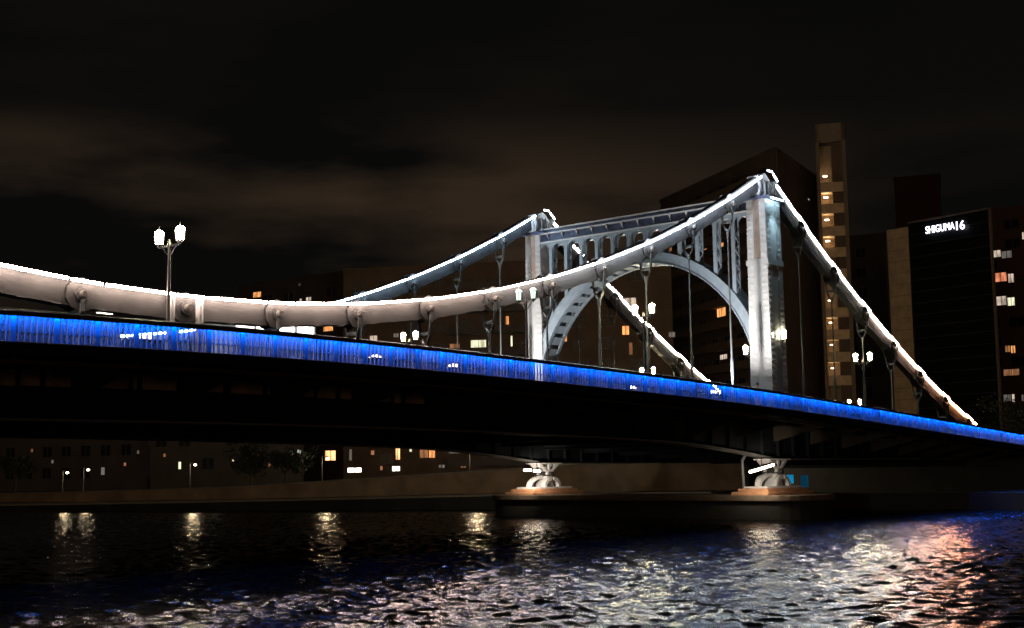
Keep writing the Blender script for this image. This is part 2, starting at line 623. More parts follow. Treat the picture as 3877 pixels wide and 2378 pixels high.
def make_leg(yc, side):
    """side -1: near leg (outer face looks to -y), +1: far leg"""
    hw0, hw1 = .83, .69       # half width in y at deck and top
    zb, zt = 6.15, ZTOP

    def hw(z):
        return hw1 + (hw0 - hw1) * max(0, min(1, (20.0 - z) / 11.5))
    b = MB()
    # core, tapering
    def ring(z, dx, dy):
        return [(LEGX0 + dx, yc - hw(z) + dy, z), (LEGX1 - dx, yc - hw(z) + dy, z), (LEGX1 - dx, yc + hw(z) - dy, z), (LEGX0 + dx, yc + hw(z) - dy, z)]
    zs = [zb, 9, 12, 16.6, zt]
    vs, fs = [], []
    for z in zs:
        vs += ring(z, .07, .05)
    for i in range(len(zs) - 1):
        for j in range(4):
            fs.append((i * 4 + j, i * 4 + (j + 1) % 4, (i + 1) * 4 + (j + 1) % 4, (i + 1) * 4 + j))
    fs += [(3, 2, 1, 0), tuple(len(zs) * 4 - 4 + j for j in range(4))]
    b.add(vs, fs)
    leg = b.build("leg", M_PAINT, tower)
    # raised plates: two strips on each of the x faces, full plate on the y faces
    pb = MB()

    def strip_x(xf, a0, a1, z0, z1, t):
        """plate on an x face between fractions of the half width"""
        vs = []
        for z in (z0, z1):
            for a in (a0, a1):
                for x in (xf, xf + t):
                    vs.append((x, yc + a * hw(z), z))
        pb.add(vs, [(0, 1, 3, 2), (4, 6, 7, 5), (0, 4, 5, 1), (2, 3, 7, 6), (0, 2, 6, 4), (1, 5, 7, 3)])
    for xf, t in ((LEGX0 + .068, -.068), (LEGX1 - .068, .068)):
        strip_x(xf, -1.0, -.36, zb, zt - .02, t)
        strip_x(xf, .30, 1.0, zb, zt - .02, t)
        strip_x(xf, -.357, .297, zb, 16.55, t * .75)
        strip_x(xf, -1.0, 1.0, 16.4, 16.75, t * 1.35)
        strip_x(xf, -1.0, 1.0, 12.0, 12.06, t * 1.2)
    for s in (-1, 1):
        for (x0, x1) in ((LEGX0 + .01, LEGX0 + .62), (LEGX1 - .62, LEGX1 - .01)):
            vs = []
            for z in (zb, zt - .02):
                for x in (x0, x1):
                    for d in (-.06, .004):
                        vs.append((x, yc + s * (hw(z) + d), z))
            pb.add(vs, [(0, 1, 3, 2), (4, 6, 7, 5), (0, 4, 5, 1), (2, 3, 7, 6), (0, 2, 6, 4), (1, 5, 7, 3)])
        zz = 16.4
        pb.box(LEGX0 - .03, LEGX1 + .03, yc + s * hw(zz) - .08, yc + s * hw(zz) + .09, 16.38, 16.72)
    # rivets
    z = 7.2
    i = 0
    while z < zt - .3:
        for a in (-.92, -.76, -.60, -.44, .44, .60, .76, .92):
            off = .09 if (i % 2) else 0
            rivet(pb, (LEGX0 + .001, yc + a * hw(z), z + off), (-1, 0, 0), .06)
        for x in (.10, .25, .40, .56, 1.38, 1.54, 1.70, 1.85):
            off = .09 if (i % 2) else 0
            rivet(pb, (LEGX0 + x, yc - hw(z) - .003, z + off), (0, -1, 0), .06)
            if side > 0:
                continue
        z += .19
        i += 1
    pb.build("cover_plate", M_PAINT, leg)
    rb = MB()
    rb.box(LEGX0 + .04, LEGX0 + .068, yc - .35 * hw(18), yc + .29 * hw(18), 16.8, zt - .05)
    rb.build("recess_panel", M_BROWN, leg)
    # cap
    c = MB()
    c.box(LEGX0 - .16, LEGX1 + .16, yc - 1.22, yc + .92, ZTOP + .003, ZTOP + .12)
    c.box(LEGX0 - .06, LEGX1 + .06, yc - .84, yc + .84, ZTOP + .12, ZTOP + .22)
    c.build("cap_plate", M_NAVY, leg, bevel=0.02)
    lb_ = MB()
    lb_.box(LEGX0 + .25, LEGX1 - .25, yc - 1.12, yc - 1.04, ZTOP - .03, ZTOP + .0)
    lb_.build("light_strip", emit("tower_cyan", (.58, .88, 1.0), 90.0), leg)
    return leg


YN, YF = 0.28, 19.32
make_leg(YN, -1)
make_leg(YF, 1)


def make_saddle(yc):
    b = MB()
    zc = chain_z(10)
    prof = [(XT - 1.15, ZTOP + .225), (XT - 1.15, zc - 1.0), (XT - 1.25, zc - .55), (XT - .95, zc - .22), (XT - .35, zc + .22), (XT - .10, zc + .33), (XT + .10, zc + .33),
            (XT + .35, zc + .16), (XT + 1.0, zc - .40), (XT + 1.20, zc - .85), (XT + 1.05, zc - 1.1), (XT + .95, ZTOP + .225)]
    b.prism(prof, 'y', yc - .24, yc + .24)
    for xx in (XT - .98, XT - .25, XT + .25, XT + .98):
        top = zc - .15 if abs(xx - XT) < .5 else zc - .85
        b.box(xx - .05, xx + .05, yc - .40, yc - .242, ZTOP + .225, top)
        b.box(xx - .05, xx + .05, yc + .242, yc + .40, ZTOP + .225, top)
    # clamp collars where the chain enters
    for s, ang in ((-1, math.atan2(2.38, P)), (1, math.atan2(-2.86, P))):
        d = V((math.cos(ang), 0, math.sin(ang))) * (1 if s > 0 else -1)
        n = V((-d.z, 0, d.x))
        if n.z < 0:
            n = -n
        c = V((XT, yc, zc)) + d * 1.05
        b.obox(c, d * .10, V((0, .40, 0)), n * .56)
    o = b.build("saddle", M_PAINT, tower, bevel=0.03)
    sb = MB()
    for (xa, za, xb, zb_) in ((XT - .30, zc + .42, XT + .30, zc + .42), (XT + .42, zc + .30, XT + .98, zc - .12)):
        sb.bar((xa, yc - .62, za), (xb, yc - .62, zb_), .06, .10)
    sb.build("light_strip", emit("saddle_led", (.80, .92, 1.0), 16.0), o)
    return o


make_saddle(YN)
make_saddle(YF)

# portal between the legs
Y0, Y1 = YN + .72, YF - .72
YM = (Y0 + Y1) / 2
PX0, PX1 = 44.86, 46.40
pbm = MB()
pbm.box(PX0 + .10, PX1 - .10, Y0 - .1, Y1 + .1, 20.10, 21.0)       # web box
pbm.build("portal_beam", M_NAVY, tower)
fl = MB()
fl.box(PX0 - .10, PX1 + .10, Y0, Y1, 21.004, 21.08)
fl.box(PX0 - .12, PX1 + .12, Y0, Y1, 20.70, 20.76)
fl.box(PX0 - .16, PX1 + .16, Y0, Y1, 20.03, 20.096)
n = 13
for i in range(n):
    y = Y0 + (Y1 - Y0) * (i + .5) / n
    fl.prism([(PX0 - .14, 20.69), (PX0 + .098, 20.69), (PX0 + .098, 20.25)], 'y', y - .03, y + .03)
fl.build("beam_flange", M_PAINT, tower)
lst = MB()
lst.box(PX0 - .55, PX0 - .49, Y0 + .6, Y1 - .6, 20.60, 20.65)

# arch
CZ, R0, R1 = 8.30, 9.26, 9.96


def arc_pts(R, a0, a1, n):
    return [(YM + R * math.cos(a0 + (a1 - a0) * i / n), CZ + R * math.sin(a0 + (a1 - a0) * i / n)) for i in range(n + 1)]


AMAX = math.radians(166)
AMIN = math.radians(14)


def arch_ring(b, Ra, Rb, x0, x1, a0=AMIN, a1=AMAX, n=48):
    pa, pb_ = arc_pts(Ra, a0, a1, n), arc_pts(Rb, a0, a1, n)
    # clip outside the legs
    vs, fs = [], []
    for (q, r) in zip(pa, pb_):
        for p in (q, r):
            yy = max(Y0 + .005, min(Y1 - .005, p[0]))
            for x in (x0, x1):
                vs.append((x, yy, p[1]))
    for i in range(n):
        a = i * 4
        c = a + 4
        fs += [(a, a + 2, c + 2, c), (a + 1, c + 1, c + 3, a + 3), (a, c, c + 1, a + 1), (a + 2, a + 3, c + 3, c + 2)]
    fs += [(0, 1, 3, 2), (n * 4, n * 4 + 2, n * 4 + 3, n * 4 + 1)]
    b.add(vs, fs)


ab = MB()
arch_ring(ab, R0 + .02, R1 - .02, PX0, PX0 + .05)
arch_ring(ab, R0 + .02, R1 - .02, PX1 - .05, PX1)
arch_ring(ab, R1 - .018, R1 + .04, PX0 - .10, PX1 + .10)
# rivets on the arch face
rv = ab
for i in range(150):
    a = AMIN + (AMAX - AMIN) * (i + .5) / 150
    for R in (R0 + .12, R0 + .24, R1 - .24, R1 - .12):
        y = YM + R * math.cos(a)
        if Y0 + .05 < y < Y1 - .05:
            rivet(rv, (PX0 - .001, y, CZ + R * math.sin(a)), (-1, 0, 0), .045)

arch = ab.build("arch_rib", M_STEEL, tower)
fb = MB()
arch_ring(fb, R0 - .05, R0 + .018, PX0 - .10, PX0 + .22)
arch_ring(fb, R0 - .05, R0 + .018, PX1 - .22, PX1 + .10)
# batten plates leave square holes in the soffit
nb = 26
for i in range(nb):
    a = AMIN + (AMAX - AMIN) * (i + .5) / nb
    da = (AMAX - AMIN) / nb * .33
    arch_ring(fb, R0 - .02, R0 + .01, PX0 + .222, PX1 - .222, a - da, a + da, 3)
fb.build("arch_soffit", M_STEEL, arch)
# laced columns + arcade
NC, CS = 12, 1.415
ycs = [YM + .12 + (i - (NC - 1) / 2) * CS for i in range(NC)]
CX0, CX1 = PX0 + .03, PX0 + .62


def arch_z(y):
    d = abs(y - YM)
    return CZ + math.sqrt(max(.1, R1 * R1 - d * d))


for y in ycs:
    zb = arch_z(y + .13) if abs(y + .13 - YM) > abs(y - .13 - YM) else arch_z(y - .13)
    zb -= .0
    zt = 20.03
    if zt - zb < .3:
        continue
    c = MB()
    for yy in (y - .14, y + .14):
        for (xa, xb) in ((CX0, CX0 + .10), (CX1 - .10, CX1)):
            c.box(xa, xb, min(yy, yy - math.copysign(.05, yy - y)), max(yy, yy - math.copysign(.05, yy - y)), zb - .1, zt)
    c.box(CX0 - .02, CX0 + .012, y - .14, y + .14, zb - .1, zt)
    c.box(CX1 - .012, CX1 + .02, y - .14, y + .14, zb - .1, zt)
    zz = zb + .35
    sgn = 1
    step = .46
    c.box(CX0 + .1, CX1 - .1, y - .15, y + .15, zb - .1, zb + .30)
    while zz + step < zt - .7:
        for yy in (y - .142, y + .142):
            xa, xb = (CX0 + .05, CX1 - .05) if sgn > 0 else (CX1 - .05, CX0 + .05)
            c.bar((xa, yy, zz), (xb, yy, zz + step), .03, .10, (0, 1, 0))
        zz += step
        sgn = -sgn
    c.build("column", M_STEEL, tower)
# arcade plates with round heads between the columns
ac = MB()
edges = [Y0] + [v for y in ycs for v in (y - .14, y + .14)] + [Y1]
for i in range(0, len(edges), 2):
    a, b_ = edges[i], edges[i + 1]
    w = (b_ - a) / 2
    if w < .12:
        continue
    cz = 20.02 - min(w, .66) - .12
    rr = min(w, .66)
    ncv = 12
    pts = [(a + .001, cz)] + [(a + w - w * math.cos(math.pi * j / ncv), cz + rr * math.sin(math.pi * j / ncv)) for j in range(ncv + 1)]
    for x in (PX0 + .02, PX0 + .56):
        vs, fs = [], []
        for j in range(ncv + 1):
            yy = a + w - w * math.cos(math.pi * j / ncv)
            zl = cz + rr * math.sin(math.pi * j / ncv)
            for xx in (x, x + .05):
                vs += [(xx, yy, zl), (xx, yy, 20.028)]
        for j in range(ncv):
            o = j * 4
            fs += [(o, o + 4, o + 5, o + 1), (o + 2, o + 3, o + 7, o + 6), (o, o + 2, o + 6, o + 4)]
        ac.add(vs, fs)
ac.build("arcade_plate", M_STEEL, tower)

# ------------------------------------------------------------------ railing with blue lamps
YR = -3.8
rail = thing("bridge_railing", (40, YR, deck_z(40)), "long steel railing with close upright bars washed in blue light along the bridge walkway", "railing")
M_GLOWSHEET = bpy.data.materials.new("glow_sheet_film")  # sheer sheet added to catch blue glow between the open bars
M_GLOWSHEET.use_nodes = True
_nt = M_GLOWSHEET.node_tree
_b = _nt.nodes["Principled BSDF"]
_b.inputs["Base Color"].default_value = (.5, .55, .6, 1)
_tr = _nt.nodes.new("ShaderNodeBsdfTransparent")
_mx = _nt.nodes.new("ShaderNodeMixShader")
_mx.inputs[0].default_value = 0.11
_nt.links.new(_tr.outputs[0], _mx.inputs[1])
_nt.links.new(_b.outputs[0], _mx.inputs[2])
_nt.links.new(_mx.outputs[0], _nt.nodes["Material Output"].inputs["Surface"])

RX = [-24 + .5 * i for i in range(0, 288)]
ribbon(lambda x: [(YR - .13, rail_top(x) + .02), (YR - .13, rail_top(x) + .14), (YR - .05, rail_top(x) + .18), (YR + .05, rail_top(x) + .18), (YR + .13, rail_top(x) + .14), (YR + .13, rail_top(x) + .02)], RX).build("handrail", M_IRON, rail)
ribbon(lambda x: [(YR - .42, deck_z(x) + .06), (YR - .42, deck_z(x) + .10), (YR + .06, deck_z(x) + .11), (YR + .06, deck_z(x) + .05)], RX).build("bottom_rail", M_BALU, rail)  # outer ledge widened to keep blue light off the deck edge
ribbon(lambda x: [(YR - .02, rail_top(x) - .52), (YR - .02, rail_top(x) - .49), (YR + .01, rail_top(x) - .49), (YR + .01, rail_top(x) - .52)], RX).build("middle_rail", M_BALU, rail)
ribbon(lambda x: [(YR - .02, deck_z(x) + .0), (YR - .02, deck_z(x) + .05), (YR + .02, deck_z(x) + .05), (YR + .02, deck_z(x))], RX).build("kerb_strip", M_IRON, rail)
ribbon(lambda x: [(YR + .020, deck_z(x) + .11), (YR + .020, rail_top(x) + .0), (YR + .024, rail_top(x) + .0), (YR + .024, deck_z(x) + .11)], RX).build("glow_sheet", M_GLOWSHEET, rail)
M_BLUE = emit("blue_led", (0.0, 0.13, 1.0), 170.0, vary=.2, scale=(1.5, .2, .2))
ribbon(lambda x: [(YR - .40, rail_top(x) - .05), (YR - .40, rail_top(x) + .10), (YR - .132, rail_top(x) + .12), (YR - .132, rail_top(x) + .09), (YR - .37, rail_top(x) + .07), (YR - .37, rail_top(x) - .05)], RX).build("lamp_housing", M_IRON, rail)
for xa in range(-24, 119, 11):
    xs = [xa + .5 * i for i in range(0, 23)]
    ribbon(lambda x: [(YR - .31, rail_top(x) + .0), (YR - .31, rail_top(x) + .065), (YR - .30, rail_top(x) + .065), (YR - .30, rail_top(x) + .0)], xs[:22]).build("blue_lamp_strip", M_BLUE, rail)
PP = P / 3.0
npost = 0
x = -23.0
post_x = []
while x < 112:
    post_x.append(x)
    x += PP * 1.0
for i, x in enumerate(post_x):
    pb = MB()
    pb.box(x - .10, x + .10, YR - .055, YR - .025, deck_z(x) + .0, rail_top(x) + .02)
    pb.box(x - .10, x + .10, YR + .025, YR + .055, deck_z(x) + .0, rail_top(x) + .02)
    pb.box(x - .03, x + .03, YR - .03, YR + .03, deck_z(x) + .0, rail_top(x) + .02)
    pb.build("post", M_BALU, rail)
    if i + 1 < len(post_x):
        bb = MB()
        nbal = 7
        for j in range(1, nbal):
            xb = x + PP * j / nbal
            bb.box(xb - .028, xb + .028, YR - .045, YR + .015, deck_z(xb) + .11, rail_top(xb) + .02)
        bb.build("baluster_panel", M_BALU, rail)

# ------------------------------------------------------------------ pier and bearings
pier = thing("bridge_pier", (XT, 9.8, -2), "long low concrete pier standing in the river under the tower", "pier")
pts = []
PT = 1.50
ha = 3.0
for i in range(13):
    a = math.pi + math.pi * i / 12
    pts.append((XT + ha * math.cos(a), -1.2 + 2.2 * math.sin(a)))
for i in range(13):
    a = math.pi * i / 12
    pts.append((XT + ha * math.cos(a), 20.8 + 2.2 * math.sin(a)))
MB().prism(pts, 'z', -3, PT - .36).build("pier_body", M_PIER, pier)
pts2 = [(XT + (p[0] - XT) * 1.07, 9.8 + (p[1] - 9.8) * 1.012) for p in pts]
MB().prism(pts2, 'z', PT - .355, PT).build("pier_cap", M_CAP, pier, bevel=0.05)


M_BEAR = mat("bearing_paint", (.50, .50, .52), .45, vary=.12, scale=3)


def make_bearing(yc, label, group):
    t = thing("bridge_bearing", (XT, yc, PT), label, "bearing", group)
    b = MB()
    b.box(XT - 2.95, XT + 2.95, yc - 1.35, yc + 1.35, PT + .003, PT + .22)
    b.box(XT - 2.55, XT + 2.55, yc - 1.1, yc + 1.1, PT + .225, PT + .42)
    b.build("stone_base", mat("bearing_stone", (.42, .22, .12), .75, vary=.15), t, bevel=.04)
    p = MB()
    p.box(XT - 2.2, XT + 2.2, yc - .85, yc + .85, PT + .425, PT + .55)
    p.build("base_plate", M_BEAR, t, bevel=.02)
    rb = MB()
    zc = 2.98
    zb = PT + .553

    def wing(sg, xo, xi, ztop, y0_, y1_):
        """curved rib sweeping from the base plate up to the pin housing"""
        n_ = 8
        outer = [(XT + sg * (xi + (xo - xi) * math.cos(math.pi / 2 * i / n_)), zb + (ztop - zb) * math.sin(math.pi / 2 * i / n_)) for i in range(n_ + 1)]
        inner = [(XT + sg * (xi + (xo - xi - .26) * math.cos(math.pi / 2 * i / n_)), zb + (ztop - zb - .24) * math.sin(math.pi / 2 * i / n_)) for i in range(n_, -1, -1)]
        rb.prism(outer + inner, 'y', y0_, y1_)
    for sg in (-1, 1):
        wing(sg, 1.95, .35, zc - .10, yc - .16, yc + .16)
        wing(sg, .95, .10, zc - .22, yc - .80, yc - .50)
        wing(sg, .95, .10, zc - .22, yc + .50, yc + .80)
    rb.prism([(XT - .50, zb), (XT + .50, zb), (XT + .26, zc - .14), (XT - .26, zc - .14)], 'y', yc - .46, yc + .46)
    rb.build("lower_shoe", M_BEAR, t)
    MB().tube((XT, yc - .75, zc), (XT, yc + .75, zc), .17, .17, 14).build("pin", M_IRON, t, smooth=True)
    u = MB()
    zt = 3.70
    for dy in (-.42, .42):
        u.prism([(XT - .32, zc - .05), (XT + .32, zc - .05), (XT + .22, zc + .20), (XT - .22, zc + .20)], 'y', yc + dy - .09, yc + dy + .09)
        for sg in (-1, 0, 1):
            u.bar((XT + sg * .16, yc + dy, zc + .12), (XT + sg * 1.05, yc + dy, zt), .12, .17, (0, 1, 0))
    for dx in (-.75, .75):
        u.box(XT + dx - .05, XT + dx + .05, yc - .35, yc + .35, zc + .50, zt)
    u.box(XT - 1.35, XT + 1.35, yc - .6, yc + .6, zt + .003, zt + .09)
    u.build("upper_shoe", M_BEAR, t)
    return t


make_bearing(YN, "white steel bearing on stepped stone base under the near tower leg", "bridge bearings on the pier")
make_bearing(YF, "white steel bearing on stepped stone base under the far tower leg", "bridge bearings on the pier")

M_TUBE = emit("work_lamp", (1.0, .84, .62), 26.0)


def work_lamp(a, b, name, label, energy=420):
    a, b = V(a), V(b)
    t = thing(name, a, label, "lamp")
    MB().tube(a, b, .075, .075, 8).build("glass_tube", M_TUBE, t)
    h = MB()
    h.bar(a + V((0, 0, .14)), b + V((0, 0, .14)), .22, .05)
    h.tube((a + b) / 2 + V((0, 0, .14)), (a + b) / 2 + V((0, 0, .6)), .03, .03, 6)
    h.build("housing", M_IRON, t)
    c = (a + b) / 2
    lamp("tube_beam", 'SPOT', c + V((.15, .25, -.12)), energy, (1, .85, .66), .1, (XT, YN if a.y < 8 else YF, 2.0), 125, .8, t)
    return t


a = at(2840, 1787, y=-1.9)
b = at(2928, 1760, y=-1.35)
work_lamp(a, b, "tube_lamp", "slanting lit tube lamp in front of the near bearing")
a = at(1985, 1780, y=YF - 1.9)
b = at(2010, 1780, y=YF - 1.9)
work_lamp(a, b, "tube_lamp", "left of two short lit lamps above the far bearing")
a = at(2022, 1783, y=YF - 1.9)
b = at(2044, 1784, y=YF - 1.9)
work_lamp(a, b, "tube_lamp", "right of two short lit lamps above the far bearing")
# drain pipe dropping to the pier beside the near bearing
t = thing("drain_pipe", (43, 2, PT), "thin steel drain pipe dropping from the girder to the pier beside the near bearing", "pipe")
q0, q1, q2 = at(2824, 1720, y=1.9), at(2810, 1745, y=1.9), at(2818, 1862, y=1.9)
q2.z = PT
d = MB()
d.tube(q0, q1, .09, .09, 8)
d.tube(q1, q2, .09, .09, 8)
d.build("pipe_body", M_PAINT, t)
d = MB()
d.tube(q2, q2 + V((0, 0, .15)), .18, .12, 8)
d.build("foot", M_PAINT, t)

# ------------------------------------------------------------------ lanterns
M_GLOW = emit("lantern_glass", (1.0, .87, .48), 210.0)
M_DIM = emit("lantern_glass_dim", (.72, 1.0, .85), 1.6)


def lantern_parts(parent, c, s=1.0, glow=None):
    """hexagonal lantern, bottom at c"""
    glow = glow or M_GLOW
    c = V(c)
    f = MB()
    f.lathe([(.10 * s, -.04), (.19 * s, 0), (.19 * s, .04)], c, 6)
    for i in range(6):
        q = 2 * math.pi * (i + .5) / 6
        e = V((math.cos(q), math.sin(q), 0))
        f.bar(c + e * .185 * s + V((0, 0, .04)), c + e * .235 * s + V((0, 0, .55 * s)), .035, .035, (0, 0, 1))
    f.lathe([(.25 * s, .55 * s), (.25 * s, .59 * s), (.07 * s, .60 * s)], c, 6)
    fo = f.build("lantern_frame", M_IRON, parent, local=True)
    g = MB()
    g.lathe([(.165 * s, .042), (.215 * s, .545 * s)], c, 6)
    g.build("lantern_glass", glow, fo, local=True)
    d = MB()
    d.lathe([(.235 * s, .592 * s), (.20 * s, .68 * s), (.12 * s, .75 * s), (.04 * s, .79 * s)], c, 12)
    d.build("lantern_dome", glow, fo, local=True)
    k = MB()
    k.lathe([(.03 * s, .79 * s), (.02 * s, .93 * s), (.005, 1.0 * s)], c, 6)
    k.build("finial", M_IRON, fo, local=True)
    return fo


def lamp_post(x, y, zl, label, glow=None, zdeck=None, spread=1.15):
    zd = deck_z(x) if zdeck is None else zdeck
    t = thing("lamp_post", (x, y, zd), label, "street lamp", "twin lantern lamp posts on the bridge")
    h = zl - .33 - zd
    p = MB()
    p.lathe([(.20, .0), (.20, .12), (.13, .2), (.12, .9), (.085, 1.0), (.055, h - .15), (.08, h - .12), (.08, h - .05), (.03, h + .15)], (0, 0, 0), 12)
    p.build("pole", M_IRON, t, local=True, smooth=True)
    a = MB()
    hs = spread / 2
    a.bar((0, -hs, h - .10), (0, hs, h - .10), .06, .07, (1, 0, 0))
    for s in (-1, 1):
        a.tube((0, s * hs, h - .10), (0, s * hs, h - .02), .05, .09, 8)
        a.bar((0, s * .06, h - .45), (0, s * hs * .7, h - .12), .035, .035, (1, 0, 0))
    a.build("crossarm", M_IRON, t, local=True)
    for s in (-1, 1):
        lantern_parts(t, (0, s * hs, h), .76, glow)
    return t


p = at(642, 889, y=-1.0)
lamp_post(p.x, -1.0, p.z, "tall twin lantern lamp post at mid span, standing alone against the dark sky", spread=1.35)
p = at(1992, 1112, y=-1.0)
lamp_post(p.x, -1.0, p.z, "dim twin lantern lamp post seen against the bright chain in front of the far leg", M_DIM, spread=.95)
p = at(2436, 1170, y=-1.0)
lamp_post(p.x, -1.0, p.z, "bright twin lantern lamp post seen through the tower arch, above the railing lamps", spread=1.15)
p = at(3266, 1351, y=-1.0)
lamp_post(p.x, -1.0, p.z, "bright twin lantern lamp post below the side chain, between the tower and the office block", spread=1.1)
yfar = W + 1.7
for (u, v, lab) in ((1550, 1272, "twin lantern lamp post under the sagging near chain, left of the far leg"),
                    (2452, 1404, "twin lanterns just clearing the blue railing below the tower arch"),
                    (3235, 1523, "twin lanterns just clearing the blue railing right of the near tower leg")):
    p = at(u, v, y=yfar)
    lamp_post(p.x, yfar, p.z, lab, spread=1.2)


def wall_lantern(c, face_dir, label, size=.82):
    c = V(c)
    t = thing("wall_lantern", c, label, "wall lamp", "lanterns bracketed on the tower legs")
    lantern_parts(t, (0, 0, -.3), size, emit("wall_lantern_glass", (1.0, .90, .58), 60.0))
    b = MB()
    e = V(face_dir)
    b.bar((0, 0, -.36), e * .55 + V((0, 0, -.36)), .06, .07, (0, 0, 1))
    b.bar(V((0, 0, -.40)) + e * .12, e * .55 + V((0, 0, -.75)), .04, .05, (0, 0, 1))
    b.build("bracket", M_IRON, t, local=True)
    return t


wall_lantern(at(2968, 1268, x=46.25), (0, 1, 0), "lantern on the dark outer face of the near tower leg, right of the pair")
wall_lantern(at(2923, 1264, x=45.05), (0, 1, 0), "small lantern at the corner of the near tower leg, left of the pair", .5)
wall_lantern(at(2823, 1327, x=45.6), (0, -1, 0), "lantern on the inner side of the near tower leg, seen at its left edge")

# ------------------------------------------------------------------ floodlights that wash the tower
M_FLOOD = emit("flood_glass", (1, .97, .92), 6.0)


def floodlight(loc, target, energy, color, angle, label, size=.15):
    loc = V(loc)
    t = thing("floodlight", loc, label, "floodlight", "floodlights washing the tower")
    d = (V(target) - loc).normalized()
    s = d.cross(V((0, 0, 1))).normalized()
    u = s.cross(d)
    h = MB()
    h.obox(loc - d * .17, d * .14, s * .2, u * .15)
    h.build("housing", M_IRON, t)
    f = MB()
    f.bar(loc - d * .17 - V((0, 0, .12)), loc - d * .17 - V((0, 0, .55)), .05, .05, (1, 0, 0))
    f.build("stand", M_IRON, t)
    lamp("flood_beam", 'SPOT', loc + d * .02, energy, color, size, V(target), angle, .6, t)
    return t


floodlight((38.5, .3, deck_z(38.5) + .55), (44.7, .1, 16.8), 17000, (1, .93, .86), 84, "floodlight on the deck below the near tower leg")
floodlight((38.5, 19.3, deck_z(38.5) + .55), (44.7, 19.5, 16.8), 17000, (1, .93, .86), 84, "floodlight on the deck below the far tower leg")
floodlight((42.6, 3.2, deck_z(42) + .6), (45.0, 4.2, 18.5), 260, (.72, .90, 1), 70, "floodlight at the foot of the near side of the arch")
floodlight((42.6, 16.3, deck_z(42) + .6), (45.0, 15.3, 18.5), 420, (.72, .90, 1), 70, "floodlight at the foot of the far side of the arch")
floodlight((40.6, -1.6, deck_z(40.6) + .6), (45.1, 10.5, 18.9), 4000, (.66, .84, 1), 52, "floodlight on the near walkway aimed across the arcade")
lamp("cap_beam", 'SPOT', (45.7, YN - 1.45, 20.6), 900, (.58, .87, 1.0), .15, (45.72, YN - .75, 17.2), 60, .8, bridge)

# ------------------------------------------------------------------ water
def build_water():
    fwd = V((math.sin(YAW), math.cos(YAW), 0))
    side = V((math.cos(YAW), -math.sin(YAW), 0))
    s = [14.0]
    while s[-1] < 165:
        s.append(s[-1] + max(.055, .0034 * s[-1]))
    s = np.array(s)
    tt = np.arange(-60, 60.01, .085)
    S, T = np.meshgrid(s.astype(np.float32), tt.astype(np.float32), indexing='ij')
    X = CAM.x + fwd.x * S + side.x * T
    Y = CAM.y + fwd.y * S + side.y * T
    Z = np.zeros_like(X)
    g = np.random.default_rng(5)
    # wind waves: many short crested components
    nw = 110
    lam = np.exp(g.uniform(math.log(.22), math.log(1.15), nw))
    th = math.radians(20) + g.normal(0, .75, nw)
    ph = g.uniform(0, 2 * math.pi, nw)
    slope = .0285 * (lam / 1.0) ** -.05
    for l, t_, p_, sl in zip(lam, th, ph, slope):
        k = 2 * math.pi / l
        arg = k * (X * math.cos(t_) + Y * math.sin(t_)) + p_
        Z += sl / k * np.sin(arg)
    # patchy gusts
    gust = .95 + .3 * np.sin(X * .11 + 1.3 * np.sin(Y * .07)) * np.sin(Y * .13 + .8)
    Z *= gust
    far = np.clip((S - 60) / 60, 0, 1)
    Z *= (1 - .35 * far)
    nr, nc = X.shape
    co = np.stack([X, Y, Z], -1).reshape(-1, 3)
    i = np.arange(nr - 1)[:, None] * nc + np.arange(nc - 1)[None, :]
    q = np.stack([i, i + nc, i + nc + 1, i + 1], -1).reshape(-1, 4)
    # still outer sheet, below the waves
    outer = np.array([[-2500, -2500, -.22], [2500, -2500, -.22], [2500, 2500, -.22], [-2500, 2500, -.22]], float)
    nv = len(co)
    co = np.vstack([co, outer])
    q = np.vstack([q, [[nv, nv + 1, nv + 2, nv + 3]]])
    me = bpy.data.meshes.new("water")
    me.vertices.add(len(co))
    me.vertices.foreach_set("co", co.astype(np.float32).ravel())
    me.loops.add(q.size)
    me.loops.foreach_set("vertex_index", q.astype(np.int32).ravel())
    me.polygons.add(len(q))
    me.polygons.foreach_set("loop_start", np.arange(0, q.size, 4, dtype=np.int32))
    me.polygons.foreach_set("use_smooth", np.ones(len(q), dtype=bool))
    me.update(calc_edges=True)
    o = bpy.data.objects.new("water", me)
    COL.objects.link(o)
    mm = bpy.data.materials.new("river_water")
    mm.use_nodes = True
    nt = mm.node_tree
    b = nt.nodes["Principled BSDF"]
    b.inputs["Base Color"].default_value = (.006, .008, .009, 1)
    b.inputs["Roughness"].default_value = .17
    b.inputs["IOR"].default_value = 1.333
    tc = nt.nodes.new("ShaderNodeTexCoord")
    mp = nt.nodes.new("ShaderNodeMapping")
    mp.inputs["Rotation"].default_value = (0, 0, math.radians(-25))
    mp.inputs["Scale"].default_value = (1.0, .55, 1)
    nz = nt.nodes.new("ShaderNodeTexNoise")
    nz.inputs["Scale"].default_value = 6.0
    nz.inputs["Detail"].default_value = 4
    nz.inputs["Roughness"].default_value = .55
    bp = nt.nodes.new("ShaderNodeBump")
    bp.inputs["Strength"].default_value = .28
    bp.inputs["Distance"].default_value = .04
    nt.links.new(tc.outputs["Object"], mp.inputs["Vector"])
    nt.links.new(mp.outputs["Vector"], nz.inputs["Vector"])
    nt.links.new(nz.outputs["Fac"], bp.inputs["Height"])
    nt.links.new(bp.outputs["Normal"], b.inputs["Normal"])
    me.materials.append(mm)
    tag(o, "dark rippling river water with broken reflections of the lights", "water", kind="structure")


build_water()

